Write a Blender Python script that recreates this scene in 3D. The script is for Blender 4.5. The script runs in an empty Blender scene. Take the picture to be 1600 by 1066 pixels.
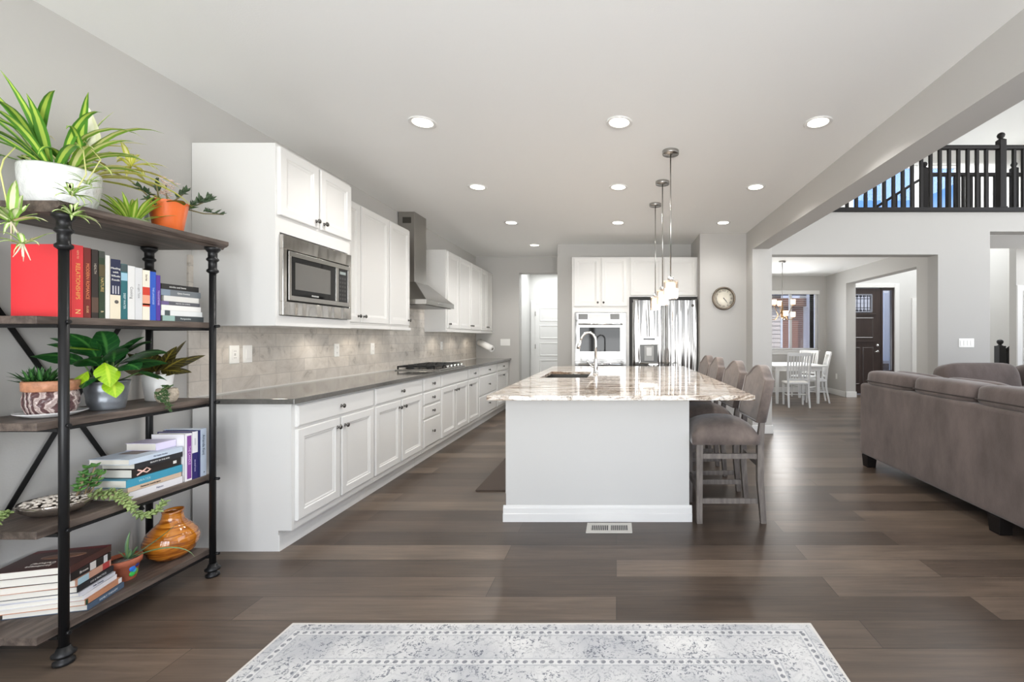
import bpy, bmesh, math, random
from mathutils import Vector, Matrix, Euler

random.seed(7)
SC = bpy.context.scene
COL = SC.collection
PI = math.pi

# ------------------------------------------------------------------ camera
cam_data = bpy.data.cameras.new('camera')
cam = bpy.data.objects.new('camera', cam_data)
COL.objects.link(cam)
cam.location = (0, 0, 1.28)
cam.rotation_euler = (PI / 2, 0, 0)
cam_data.sensor_width = 36
cam_data.lens = 36 * 700 / 1600
cam_data.shift_x = -163 / 1600
cam_data.shift_y = -4 / 1600
cam_data.clip_start = 0.05
cam_data.clip_end = 200
SC.camera = cam

# ------------------------------------------------------------------ exposure
SC.view_settings.view_transform = 'Standard'
SC.view_settings.look = 'None'
SC.view_settings.gamma = 1
SC.view_settings.use_curve_mapping = False
SC.view_settings.exposure = 0.68
SC.cycles.max_bounces = 10
SC.cycles.diffuse_bounces = 6
SC.cycles.glossy_bounces = 4
SC.cycles.transmission_bounces = 6
SC.cycles.transparent_max_bounces = 12
SC.cycles.sample_clamp_indirect = 6
SC.cycles.use_denoising = True

# ------------------------------------------------------------------ sky
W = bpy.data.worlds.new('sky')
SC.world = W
W.use_nodes = True
nt = W.node_tree
nt.nodes.clear()
wo = nt.nodes.new('ShaderNodeOutputWorld')
wb = nt.nodes.new('ShaderNodeBackground')
wr = nt.nodes.new('ShaderNodeValToRGB')
ws = nt.nodes.new('ShaderNodeSeparateXYZ')
wt = nt.nodes.new('ShaderNodeTexCoord')
nt.links.new(wt.outputs['Generated'], ws.inputs[0])
nt.links.new(ws.outputs['Z'], wr.inputs[0])
nt.links.new(wr.outputs[0], wb.inputs[0])
# world below the horizon is boosted as unseen fill for the ceilings
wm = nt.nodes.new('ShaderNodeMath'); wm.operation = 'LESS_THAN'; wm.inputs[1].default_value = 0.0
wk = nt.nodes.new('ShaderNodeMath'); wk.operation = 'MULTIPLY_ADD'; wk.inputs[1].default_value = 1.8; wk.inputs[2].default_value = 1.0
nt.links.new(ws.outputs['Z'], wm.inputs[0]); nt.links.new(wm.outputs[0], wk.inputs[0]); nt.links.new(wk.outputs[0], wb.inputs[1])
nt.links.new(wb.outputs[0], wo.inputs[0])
e = wr.color_ramp.elements
e[0].position = 0.0; e[0].color = (1.0, 1.0, 1.0, 1)
e[1].position = 0.62; e[1].color = (0.10, 0.26, 0.72, 1)
x = e.new(0.12); x.color = (0.86, 0.92, 1.0, 1)
x = e.new(0.25); x.color = (0.15, 0.34, 0.80, 1)
wb.inputs[1].default_value = 1.0


def area_light(name, loc, rot, sx, sy, power, col=(0.95, 0.98, 1.0)):
    d = bpy.data.lights.new(name, 'AREA')
    d.shape = 'RECTANGLE'; d.size = sx; d.size_y = sy
    d.energy = power; d.color = col
    o = bpy.data.objects.new(name, d)
    o.location = loc; o.rotation_euler = rot
    COL.objects.link(o)
    return o


def point_light(name, loc, power, r=0.05, col=(1, 0.93, 0.84), spot=None, rot=(0, 0, 0)):
    d = bpy.data.lights.new(name, 'SPOT' if spot else 'POINT')
    d.energy = power; d.color = col; d.shadow_soft_size = r
    if spot:
        d.spot_size = spot; d.spot_blend = 0.6
    o = bpy.data.objects.new(name, d)
    o.location = loc; o.rotation_euler = rot
    COL.objects.link(o)
    return o


# unseen fill lamps added for window light, behind the camera and at the right
for px_ in (-1.39, -0.24, 0.90):
    area_light('fill_rear', (px_, -2.12, 1.25), (PI / 2, 0, 0), 0.95, 2.1, 33)
area_light('fill_great_room', (7.6, 2.2, 2.8), (PI / 2, 0, PI / 2), 6.0, 4.6, 125)
area_light('daylight_dining', (3.3, 10.3, 1.7), (-PI / 2, 0, 0), 1.6, 1.3, 30)
area_light('fill_foyer', (7.3, 8.8, 5.3), (0, 0, 0), 3.0, 2.4, 150)  # added area lamp without a fixture, brightens the foyer
area_light('fill_pantry_hall', (-1.25, 9.2, 2.7), (0, 0, 0), 1.0, 1.2, 17)  # unseen lamp added to keep the pantry hall bright
area_light('fill_stair_hall', (7.0, 6.6, 2.7), (0, 0, 0), 1.2, 0.6, 8)  # added fill under the stair hall ceiling, no fixture modelled

sun_d = bpy.data.lights.new('sun', 'SUN')
sun_d.energy = 2.2; sun_d.angle = 0.01; sun_d.color = (1, 0.97, 0.92)
sun = bpy.data.objects.new('sun', sun_d)
sun.rotation_euler = (math.radians(28), math.radians(6), 0)
COL.objects.link(sun)

# ------------------------------------------------------------------ helpers
MW = {}


def lin(c):
    out = []
    for v in c[:3]:
        v = v / 255.0
        out.append(v / 12.92 if v <= 0.04045 else ((v + 0.055) / 1.055) ** 2.4)
    return (out[0], out[1], out[2], 1)


class G:
    def __init__(s):
        s.v = []; s.f = []; s.sm = []; s.uv = {}

    def add(s, vs, fs, smooth=False):
        b = len(s.v)
        s.v.extend([Vector(p) for p in vs])
        for f in fs:
            s.f.append([b + i for i in f]); s.sm.append(smooth)
        return s

    def box(s, x0, x1, y0, y1, z0, z1):
        return s.add([(x0, y0, z0), (x1, y0, z0), (x1, y1, z0), (x0, y1, z0), (x0, y0, z1), (x1, y0, z1), (x1, y1, z1), (x0, y1, z1)],
                     [(0, 3, 2, 1), (4, 5, 6, 7), (0, 1, 5, 4), (1, 2, 6, 5), (2, 3, 7, 6), (3, 0, 4, 7)])

    def tube(s, pts, r, n=8, cap=True):
        pts = [Vector(p) for p in pts]
        if not hasattr(r, '__len__'):
            r = [r] * len(pts)
        rings = []
        prev = None
        for i, p in enumerate(pts):
            if i == 0: t = pts[1] - p
            elif i == len(pts) - 1: t = p - pts[i - 1]
            else: t = pts[i + 1] - pts[i - 1]
            t.normalize()
            if prev is None:
                a = Vector((0, 0, 1)) if abs(t.z) < 0.9 else Vector((1, 0, 0))
                u = t.cross(a).normalized()
            else:
                u = (prev - t * prev.dot(t)).normalized()
            prev = u
            w = t.cross(u)
            rings.append([p + (u * math.cos(2 * PI * k / n) + w * math.sin(2 * PI * k / n)) * r[i] for k in range(n)])
        b = len(s.v)
        for q in rings: s.v.extend(q)
        for i in range(len(pts) - 1):
            for k in range(n):
                s.f.append([b + i * n + k, b + i * n + (k + 1) % n, b + (i + 1) * n + (k + 1) % n, b + (i + 1) * n + k]); s.sm.append(True)
        if cap:
            s.f.append([b + k for k in range(n)][::-1]); s.sm.append(False)
            m = b + (len(pts) - 1) * n
            s.f.append([m + k for k in range(n)]); s.sm.append(False)
        return s

    def lathe(s, prof, c=(0, 0, 0), n=24, sx=1, sy=1, axis='z', cap=True, rot=None):
        b = len(s.v)
        for (r, z) in prof:
            for k in range(n):
                a = 2 * PI * k / n
                p = Vector((r * math.cos(a) * sx, r * math.sin(a) * sy, z))
                if axis == 'x': p = Vector((p.z, p.x, p.y))
                elif axis == 'y': p = Vector((p.x, p.z, p.y))
                if rot is not None: p = rot @ p
                s.v.append(p + Vector(c))
        for i in range(len(prof) - 1):
            for k in range(n):
                s.f.append([b + i * n + k, b + i * n + (k + 1) % n, b + (i + 1) * n + (k + 1) % n, b + (i + 1) * n + k]); s.sm.append(True)
        if cap:
            s.f.append([b + k for k in range(n)][::-1]); s.sm.append(False)
            m = b + (len(prof) - 1) * n
            s.f.append([m + k for k in range(n)]); s.sm.append(False)
        return s

    def prism(s, poly, axis, a, b_):
        """poly in the two other axes (x: (y,z); y: (x,z); z: (x,y))"""
        def P(q, t):
            if axis == 'x': return (t, q[0], q[1])
            if axis == 'y': return (q[0], t, q[1])
            return (q[0], q[1], t)
        n = len(poly)
        vs = [P(q, a) for q in poly] + [P(q, b_) for q in poly]
        fs = [list(range(n))[::-1], [n + i for i in range(n)]]
        fs += [[i, (i + 1) % n, n + (i + 1) % n, n + i] for i in range(n)]
        return s.add(vs, fs)

    def front(s, o, u, v, n, w, h, prof):
        """a cabinet front: concentric rectangles at (inset, height) over the plane at o"""
        o, u, v, n = Vector(o), Vector(u), Vector(v), Vector(n)
        b = len(s.v)
        for (i, d) in [(0, 0)] + list(prof):
            for (a, c) in ((i, i), (w - i, i), (w - i, h - i), (i, h - i)):
                s.v.append(o + u * a + v * c + n * d)
        m = len(prof) + 1
        for k in range(m - 1):
            for j in range(4):
                s.f.append([b + k * 4 + j, b + k * 4 + (j + 1) % 4, b + (k + 1) * 4 + (j + 1) % 4, b + (k + 1) * 4 + j]); s.sm.append(False)
        s.f.append([b + (m - 1) * 4 + j for j in range(4)]); s.sm.append(False)
        s.f.append([b + 3 - j for j in range(4)]); s.sm.append(False)
        return s

    def cushion(s, c, size, e=0.38, nu=28, nv=16, rot=None, puff=0.0):
        sx, sy, sz = [q / 2 for q in size]
        def sp(t, p): return math.copysign(abs(t) ** p, t)
        b = len(s.v)
        for i in range(nv + 1):
            ph = -PI / 2 + PI * i / nv
            for k in range(nu):
                th = 2 * PI * k / nu
                x = sp(math.cos(ph), e) * sp(math.cos(th), e)
                y = sp(math.cos(ph), e) * sp(math.sin(th), e)
                z = sp(math.sin(ph), e)
                q = 1 + puff * (1 - x * x) * (1 - y * y)
                p = Vector((x * sx, y * sy, z * sz * q))
                if rot is not None: p = rot @ p
                s.v.append(p + Vector(c))
        for i in range(nv):
            for k in range(nu):
                s.f.append([b + i * nu + k, b + i * nu + (k + 1) % nu, b + (i + 1) * nu + (k + 1) % nu, b + (i + 1) * nu + k]); s.sm.append(True)
        return s

    def strip(s, pts, widths, side, fold=0.0, uv=True):
        """a leaf: centre line pts, half widths, side vectors; V-folded, with UVs (u across, v along)"""
        b = len(s.v)
        n = len(pts)
        for i, p in enumerate(pts):
            p = Vector(p)
            sd = Vector(side[i] if isinstance(side, list) else side)
            if i == 0: t = Vector(pts[1]) - p
            elif i == n - 1: t = p - Vector(pts[i - 1])
            else: t = Vector(pts[i + 1]) - Vector(pts[i - 1])
            t.normalize()
            sd = (sd - t * sd.dot(t)).normalized()
            up = sd.cross(t)
            w = widths[i]
            s.v.append(p - sd * w + up * w * fold)
            s.v.append(p)
            s.v.append(p + sd * w + up * w * fold)
        for i in range(n - 1):
            for k in (0, 1):
                f = [b + i * 3 + k, b + i * 3 + k + 1, b + (i + 1) * 3 + k + 1, b + (i + 1) * 3 + k]
                s.uv[len(s.f)] = [(k / 2, i / (n - 1)), ((k + 1) / 2, i / (n - 1)), ((k + 1) / 2, (i + 1) / (n - 1)), (k / 2, (i + 1) / (n - 1))]
                s.f.append(f); s.sm.append(True)
        return s

    def blob(s, c, d, ln, w, t, nu=6, nv=4):
        """a plump succulent leaf along d"""
        d = Vector(d).normalized()
        a = Vector((0, 0, 1)) if abs(d.z) < 0.9 else Vector((1, 0, 0))
        u = d.cross(a).normalized(); k_ = u.cross(d)
        c = Vector(c)
        b = len(s.v)
        for i in range(nv + 1):
            f = i / nv
            rr = max(0.04, math.sin(PI * min(1, 0.12 + 0.88 * f ** 0.8)))
            for j in range(nu):
                a_ = 2 * PI * j / nu
                s.v.append(c + d * ln * f + u * math.cos(a_) * w * rr + k_ * math.sin(a_) * t * rr)
        for i in range(nv):
            for j in range(nu):
                s.f.append([b + i * nu + j, b + i * nu + (j + 1) % nu, b + (i + 1) * nu + (j + 1) % nu, b + (i + 1) * nu + j]); s.sm.append(True)
        return s


def mat_of(o):
    return MW.get(o.name, Matrix.Identity(4))


def build(g, name, mat, parent=None, bevel=0.0, seg=2, recalc=True, loose=True):
    me = bpy.data.meshes.new(name)
    inv = mat_of(parent).inverted() if parent is not None else None
    vs = [tuple(inv @ p) if inv is not None else tuple(p) for p in g.v]
    me.from_pydata(vs, [], g.f)
    for p, sflag in zip(me.polygons, g.sm): p.use_smooth = sflag
    if g.uv:
        ul = me.uv_layers.new(name='UVMap')
        for fi, co in g.uv.items():
            p = me.polygons[fi]
            for li, c in zip(p.loop_indices, co): ul.data[li].uv = c
    if recalc or bevel:
        bm = bmesh.new(); bm.from_mesh(me)
        if recalc: bmesh.ops.recalc_face_normals(bm, faces=bm.faces)
        if bevel:
            ed = [q for q in bm.edges if len(q.link_faces) == 2 and q.calc_face_angle(0) > 0.6]
            bmesh.ops.bevel(bm, geom=ed, offset=bevel, segments=seg, profile=0.5, affect='EDGES', clamp_overlap=True)
        bm.to_mesh(me); bm.free()
    o = bpy.data.objects.new(name, me)
    if mat is not None: me.materials.append(mat)
    COL.objects.link(o)
    if parent is not None:
        o.parent = parent
        MW[o.name] = mat_of(parent)
    return o


def tag(o, label=None, cat=None, group=None, kind=None):
    if label: o['label'] = label
    if cat: o['category'] = cat
    if group: o['group'] = group
    if kind: o['kind'] = kind
    return o


def thing(name, label, cat, loc=(0, 0, 0), rz=0, group=None):
    o = bpy.data.objects.new(name, None)
    o.empty_display_size = 0.05
    COL.objects.link(o)
    o.location = loc
    o.rotation_euler = (0, 0, rz)
    MW[o.name] = Matrix.Translation(loc) @ Matrix.Rotation(rz, 4, 'Z')
    return tag(o, label, cat, group)


def struct(g, name, mat, bevel=0.0, label=None, cat=None):
    o = build(g, name, mat, None, bevel)
    o['kind'] = 'structure'
    if label: o['label'] = label
    if cat: o['category'] = cat
    return o


def dup(root, loc, rz=None, label=None):
    r = root.copy(); COL.objects.link(r)
    r.location = loc
    if rz is not None: r.rotation_euler = (0, 0, rz)
    if label: r['label'] = label
    for ch in list(root.children):
        c = ch.copy(); COL.objects.link(c); c.parent = r
        for gc in list(ch.children):
            d = gc.copy(); COL.objects.link(d); d.parent = c
    return r


def text(body, size, loc, xa, ya, mat, parent, name='lettering', extrude=0.0004, align='CENTER'):
    cu = bpy.data.curves.new(name, 'FONT')
    cu.body = body; cu.size = size; cu.extrude = extrude
    cu.align_x = align; cu.align_y = 'CENTER'; cu.resolution_u = 3
    cu.materials.append(mat)
    o = bpy.data.objects.new(name, cu)
    COL.objects.link(o)
    xa, ya = Vector(xa).normalized(), Vector(ya).normalized()
    za = xa.cross(ya)
    m = Matrix((xa, ya, za)).transposed().to_4x4()
    m.translation = Vector(loc)
    if parent is not None:
        o.parent = parent
        m = mat_of(parent).inverted() @ m
    o.matrix_local = m
    TEXTS.append(o)
    return o


TEXTS = []


def texts_to_meshes():
    dg = bpy.context.evaluated_depsgraph_get()
    for o in TEXTS:
        me = bpy.data.meshes.new_from_object(o.evaluated_get(dg))
        n = bpy.data.objects.new(o.name, me)
        nm, par, ml, cu = o.name, o.parent, o.matrix_local.copy(), o.data
        bpy.data.objects.remove(o)
        bpy.data.curves.remove(cu)
        n.name = nm; me.name = nm
        COL.objects.link(n)
        n.parent = par
        n.matrix_local = ml


# ------------------------------------------------------------------ materials
def mk(name):
    m = bpy.data.materials.new(name); m.use_nodes = True
    t = m.node_tree
    b = t.nodes['Principled BSDF']
    return m, t, b


def N(t, kind, **kw):
    n = t.nodes.new(kind)
    for k, v in kw.items():
        if k in n.inputs.keys(): n.inputs[k].default_value = v
        else: setattr(n, k, v)
    return n


def M(name, col, rough=0.5, metal=0.0, noise=None, bump=None, emit=0.0, sheen=0.0, coat=0.0, stretch=(1, 1, 1), col2=None, spec=None, trans=0.0, ior=None):
    m, t, b = mk(name)
    c = lin(col)
    b.inputs['Base Color'].default_value = c
    b.inputs['Roughness'].default_value = rough
    b.inputs['Metallic'].default_value = metal
    if spec is not None: b.inputs['Specular IOR Level'].default_value = spec
    if sheen:
        b.inputs['Sheen Weight'].default_value = sheen
        b.inputs['Sheen Roughness'].default_value = 0.4
    if coat:
        b.inputs['Coat Weight'].default_value = coat
        b.inputs['Coat Roughness'].default_value = 0.05
    if trans: b.inputs['Transmission Weight'].default_value = trans
    if ior: b.inputs['IOR'].default_value = ior
    if emit:
        b.inputs['Emission Color'].default_value = c
        b.inputs['Emission Strength'].default_value = emit
    if noise or bump:
        tc = N(t, 'ShaderNodeTexCoord')
        mp = N(t, 'ShaderNodeMapping')
        mp.inputs['Scale'].default_value = stretch
        t.links.new(tc.outputs['Object'], mp.inputs['Vector'])
    if noise:
        sc, amt = noise
        nz = N(t, 'ShaderNodeTexNoise', Scale=sc, Detail=5.0, Roughness=0.6)
        t.links.new(mp.outputs[0], nz.inputs['Vector'])
        rp = N(t, 'ShaderNodeValToRGB')
        c2 = lin(col2) if col2 else tuple([q * (1 - amt) for q in c[:3]] + [1])
        rp.color_ramp.elements[0].position = 0.35; rp.color_ramp.elements[0].color = c2
        rp.color_ramp.elements[1].position = 0.68; rp.color_ramp.elements[1].color = c
        t.links.new(nz.outputs['Fac'], rp.inputs[0])
        t.links.new(rp.outputs[0], b.inputs['Base Color'])
    if bump:
        sc, st = bump
        nb = N(t, 'ShaderNodeTexNoise', Scale=sc, Detail=3.0)
        t.links.new(mp.outputs[0], nb.inputs['Vector'])
        bp = N(t, 'ShaderNodeBump', Strength=st, Distance=0.01)
        t.links.new(nb.outputs['Fac'], bp.inputs['Height'])
        t.links.new(bp.outputs[0], b.inputs['Normal'])
    return m


def mix(t, a, b_, fac):
    n = N(t, 'ShaderNodeMix', data_type='RGBA')
    for sock, val in ((n.inputs[6], a), (n.inputs[7], b_), (n.inputs[0], fac)):
        if hasattr(val, 'is_linked'): t.links.new(val, sock)
        else: sock.default_value = val
    return n.outputs[2]


def mth(t, op, a, b_=0.0, c=0.0):
    n = N(t, 'ShaderNodeMath', operation=op)
    for sock, val in zip(n.inputs, (a, b_, c)):
        if hasattr(val, 'is_linked'): t.links.new(val, sock)
        else: sock.default_value = val
    return n.outputs[0]


def ramp(t, fac, stops):
    n = N(t, 'ShaderNodeValToRGB')
    es = n.color_ramp.elements
    while len(es) > 1: es.remove(es[-1])
    es[0].position = stops[0][0]; es[0].color = stops[0][1]
    for p, c in stops[1:]:
        q = es.new(p); q.color = c
    t.links.new(fac, n.inputs[0])
    return n.outputs[0]


def wood_floor():
    m, t, b = mk('floor_planks')
    tc = N(t, 'ShaderNodeTexCoord')
    br = N(t, 'ShaderNodeTexBrick', Scale=1.0)
    br.offset = 0.37; br.offset_frequency = 2; br.squash = 1
    br.inputs['Color1'].default_value = (0, 0, 0, 1); br.inputs['Color2'].default_value = (1, 1, 1, 1)
    br.inputs['Mortar'].default_value = (0.5, 0.5, 0.5, 1)
    br.inputs['Mortar Size'].default_value = 0.0012; br.inputs['Mortar Smooth'].default_value = 0.1
    br.inputs['Bias'].default_value = 0.0
    br.inputs['Brick Width'].default_value = 1.75; br.inputs['Row Height'].default_value = 0.185
    t.links.new(tc.outputs['Object'], br.inputs['Vector'])
    mp = N(t, 'ShaderNodeMapping'); mp.inputs['Scale'].default_value = (1.2, 22, 1)
    t.links.new(tc.outputs['Object'], mp.inputs['Vector'])
    gn = N(t, 'ShaderNodeTexNoise', Scale=2.0, Detail=7.0, Roughness=0.65, Distortion=0.6)
    t.links.new(mp.outputs[0], gn.inputs['Vector'])
    mp2 = N(t, 'ShaderNodeMapping'); mp2.inputs['Scale'].default_value = (1.0, 3.5, 1)
    t.links.new(tc.outputs['Object'], mp2.inputs['Vector'])
    bn = N(t, 'ShaderNodeTexNoise', Scale=1.6, Detail=3.0)
    t.links.new(mp2.outputs[0], bn.inputs['Vector'])
    dark, mid, lite = lin((76, 64, 55)), lin((98, 84, 73)), lin((118, 103, 90))
    pl = ramp(t, br.outputs['Color'], [(0.0, dark), (0.55, mid), (1.0, lite)])
    gr = ramp(t, gn.outputs['Fac'], [(0.3, (0.62, 0.62, 0.62, 1)), (0.7, (1.12, 1.12, 1.12, 1))])
    bl = ramp(t, bn.outputs['Fac'], [(0.35, (0.82, 0.82, 0.82, 1)), (0.65, (1.08, 1.07, 1.05, 1))])
    def mul(a, c):
        n = N(t, 'ShaderNodeMix', data_type='RGBA', blend_type='MULTIPLY'); n.inputs[0].default_value = 1
        t.links.new(a, n.inputs[6]); t.links.new(c, n.inputs[7]); return n.outputs[2]
    c = mul(mul(pl, gr), bl)
    c = mix(t, c, lin((30, 24, 20)), br.outputs['Fac'])
    t.links.new(c, b.inputs['Base Color'])
    b.inputs['Roughness'].default_value = 0.34
    rr = N(t, 'ShaderNodeMapRange'); rr.inputs[3].default_value = 0.24; rr.inputs[4].default_value = 0.42
    t.links.new(gn.outputs['Fac'], rr.inputs[0]); t.links.new(rr.outputs[0], b.inputs['Roughness'])
    bp = N(t, 'ShaderNodeBump', Strength=0.12, Distance=0.004)
    t.links.new(gn.outputs['Fac'], bp.inputs['Height'])
    bp2 = N(t, 'ShaderNodeBump', Strength=0.5, Distance=0.002, invert=True)
    t.links.new(br.outputs['Fac'], bp2.inputs['Height']); t.links.new(bp.outputs[0], bp2.inputs['Normal'])
    t.links.new(bp2.outputs[0], b.inputs['Normal'])
    return m


def tile_mat():
    m, t, b = mk('marble_tile')
    tc = N(t, 'ShaderNodeTexCoord')
    sp = N(t, 'ShaderNodeSeparateXYZ'); t.links.new(tc.outputs['Object'], sp.inputs[0])
    cb = N(t, 'ShaderNodeCombineXYZ')
    t.links.new(sp.outputs['Y'], cb.inputs[0])
    t.links.new(mth(t, 'ADD', sp.outputs['Z'], -0.918), cb.inputs[1])
    br = N(t, 'ShaderNodeTexBrick', Scale=1.0)
    br.inputs['Color1'].default_value = (0, 0, 0, 1); br.inputs['Color2'].default_value = (1, 1, 1, 1)
    br.inputs['Mortar Size'].default_value = 0.0016; br.inputs['Mortar Smooth'].default_value = 0.2
    br.inputs['Brick Width'].default_value = 0.305; br.inputs['Row Height'].default_value = 0.1
    t.links.new(cb.outputs[0], br.inputs['Vector'])
    nz = N(t, 'ShaderNodeTexNoise', Scale=7.0, Detail=6.0, Roughness=0.62, Distortion=1.4)
    t.links.new(tc.outputs['Object'], nz.inputs['Vector'])
    n2 = N(t, 'ShaderNodeTexNoise', Scale=2.2, Detail=3.0)
    t.links.new(tc.outputs['Object'], n2.inputs['Vector'])
    c1 = ramp(t, nz.outputs['Fac'], [(0.25, lin((150, 145, 138))), (0.42, lin((206, 200, 192))), (0.7, lin((222, 217, 210)))])
    c2 = ramp(t, br.outputs['Color'], [(0.0, (0.86, 0.855, 0.85, 1)), (1.0, (1.04, 1.03, 1.01, 1))])
    n = N(t, 'ShaderNodeMix', data_type='RGBA', blend_type='MULTIPLY'); n.inputs[0].default_value = 1
    t.links.new(c1, n.inputs[6]); t.links.new(c2, n.inputs[7])
    c3 = ramp(t, n2.outputs['Fac'], [(0.3, (0.93, 0.91, 0.89, 1)), (0.7, (1, 1, 1, 1))])
    n3 = N(t, 'ShaderNodeMix', data_type='RGBA', blend_type='MULTIPLY'); n3.inputs[0].default_value = 1
    t.links.new(n.outputs[2], n3.inputs[6]); t.links.new(c3, n3.inputs[7])
    t.links.new(mix(t, n3.outputs[2], lin((176, 171, 163)), br.outputs['Fac']), b.inputs['Base Color'])
    b.inputs['Roughness'].default_value = 0.16
    bp = N(t, 'ShaderNodeBump', Strength=0.35, Distance=0.002, invert=True)
    t.links.new(br.outputs['Fac'], bp.inputs['Height']); t.links.new(bp.outputs[0], b.inputs['Normal'])
    return m


def granite_mat():
    m, t, b = mk('island_granite')
    tc = N(t, 'ShaderNodeTexCoord')
    mp = N(t, 'ShaderNodeMapping'); mp.inputs['Scale'].default_value = (0.7, 4.6, 3.0)
    mp.inputs['Rotation'].default_value = (0, 0, 0.12)
    t.links.new(tc.outputs['Object'], mp.inputs['Vector'])
    n1 = N(t, 'ShaderNodeTexNoise', Scale=1.9, Detail=8.0, Roughness=0.66, Distortion=1.6)
    t.links.new(mp.outputs[0], n1.inputs['Vector'])
    n2 = N(t, 'ShaderNodeTexNoise', Scale=48.0, Detail=4.0, Roughness=0.7)
    t.links.new(tc.outputs['Object'], n2.inputs['Vector'])
    n3 = N(t, 'ShaderNodeTexNoise', Scale=9.0, Detail=5.0, Roughness=0.7, Distortion=1.0)
    t.links.new(tc.outputs['Object'], n3.inputs['Vector'])
    white = lin((232, 229, 224))
    base = ramp(t, n1.outputs['Fac'], [(0.26, lin((88, 74, 64))), (0.36, lin((172, 148, 126))), (0.41, lin((120, 102, 88))), (0.45, lin((206, 192, 176))), (0.50, white), (0.535, lin((206, 190, 172))), (0.56, lin((118, 100, 87))), (0.585, lin((192, 172, 152))), (0.62, lin((226, 220, 212))), (0.67, lin((96, 84, 76))), (0.70, lin((196, 180, 164))), (0.78, white)])
    sp = ramp(t, n2.outputs['Fac'], [(0.30, lin((88, 82, 78))), (0.40, lin((205, 200, 194))), (0.5, (1, 1, 1, 1))])
    gr = ramp(t, n3.outputs['Fac'], [(0.28, lin((150, 145, 140))), (0.42, (1, 1, 1, 1))])
    def mul(a, c, f=1.0):
        n = N(t, 'ShaderNodeMix', data_type='RGBA', blend_type='MULTIPLY'); n.inputs[0].default_value = f
        t.links.new(a, n.inputs[6]); t.links.new(c, n.inputs[7]); return n.outputs[2]
    t.links.new(mul(mul(base, sp, 0.8), gr, 0.8), b.inputs['Base Color'])
    b.inputs['Roughness'].default_value = 0.05
    b.inputs['IOR'].default_value = 1.45
    return m


def rug_mat(cx, cy, hx, hy):
    m, t, b = mk('rug_weave')
    tc = N(t, 'ShaderNodeTexCoord')
    sp = N(t, 'ShaderNodeSeparateXYZ'); t.links.new(tc.outputs['Object'], sp.inputs[0])
    dx = mth(t, 'SUBTRACT', hx, mth(t, 'ABSOLUTE', mth(t, 'SUBTRACT', sp.outputs['X'], cx)))
    dy = mth(t, 'SUBTRACT', hy, mth(t, 'ABSOLUTE', mth(t, 'SUBTRACT', sp.outputs['Y'], cy)))
    d = mth(t, 'MINIMUM', dx, dy)
    al = mth(t, 'MULTIPLY', mth(t, 'GREATER_THAN', dx, dy), 1.0)
    run = mth(t, 'ADD', mth(t, 'MULTIPLY', al, sp.outputs['X']), mth(t, 'MULTIPLY', mth(t, 'SUBTRACT', 1.0, al), sp.outputs['Y']))
    def band(c, w):
        return mth(t, 'LESS_THAN', mth(t, 'ABSOLUTE', mth(t, 'SUBTRACT', d, c)), w)
    def dots(c, w, per):
        fr = mth(t, 'FRACT', mth(t, 'DIVIDE', run, per))
        a = mth(t, 'POWER', mth(t, 'DIVIDE', mth(t, 'SUBTRACT', fr, 0.5), 0.30), 2.0)
        q = mth(t, 'POWER', mth(t, 'DIVIDE', mth(t, 'SUBTRACT', d, c), w), 2.0)
        return mth(t, 'LESS_THAN', mth(t, 'ADD', a, q), 1.0)
    n1 = N(t, 'ShaderNodeTexNoise', Scale=19.0, Detail=6.0, Roughness=0.7, Distortion=2.2)
    n2 = N(t, 'ShaderNodeTexNoise', Scale=3.0, Detail=3.0)
    v1 = N(t, 'ShaderNodeTexVoronoi', Scale=17.0); v1.feature = 'DISTANCE_TO_EDGE'
    n4 = N(t, 'ShaderNodeTexNoise', Scale=85.0, Detail=3.0, Roughness=0.8)
    n5 = N(t, 'ShaderNodeTexNoise', Scale=5.5, Detail=2.0)
    for q in (n1, n2, v1, n4, n5): t.links.new(tc.outputs['Object'], q.inputs['Vector'])
    pale, grey, slate = lin((210, 209, 207)), lin((172, 173, 176)), lin((92, 96, 106))
    base = ramp(t, n2.outputs['Fac'], [(0.35, grey), (0.65, pale)])
    mot = mth(t, 'MULTIPLY', mth(t, 'LESS_THAN', n1.outputs['Fac'], 0.475), mth(t, 'GREATER_THAN', n4.outputs['Fac'], 0.49))
    c = mix(t, base, slate, mth(t, 'MULTIPLY', mth(t, 'MULTIPLY', mot, mth(t, 'MULTIPLY_ADD', mth(t, 'LESS_THAN', n5.outputs['Fac'], 0.5), 0.45, 0.45)), 0.95))
    vein = mth(t, 'MULTIPLY', mth(t, 'LESS_THAN', v1.outputs['Distance'], 0.045), mth(t, 'GREATER_THAN', n1.outputs['Fac'], 0.5))
    c = mix(t, c, lin((140, 143, 150)), mth(t, 'MULTIPLY', vein, 0.16))
    worn = mth(t, 'MULTIPLY', mth(t, 'GREATER_THAN', n4.outputs['Fac'], 0.40), 0.8)
    for cc, w in ((0.05, 0.0035), (0.085, 0.0035), (0.225, 0.0035), (0.26, 0.0035)):
        c = mix(t, c, lin((165, 167, 171)), mth(t, 'MULTIPLY', band(cc, w), worn))
    for cc in (0.0675, 0.2425):
        c = mix(t, c, pale, mth(t, 'MULTIPLY', band(cc, 0.0145), 0.6))
        c = mix(t, c, lin((96, 99, 107)), mth(t, 'MULTIPLY', dots(cc, 0.009, 0.034), worn))
    c = mix(t, c, lin((204, 200, 194)), mth(t, 'LESS_THAN', d, 0.012))
    t.links.new(c, b.inputs['Base Color'])
    b.inputs['Roughness'].default_value = 0.95
    bp = N(t, 'ShaderNodeBump', Strength=0.5, Distance=0.004)
    t.links.new(n4.outputs['Fac'], bp.inputs['Height']); t.links.new(bp.outputs[0], b.inputs['Normal'])
    return m


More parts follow.
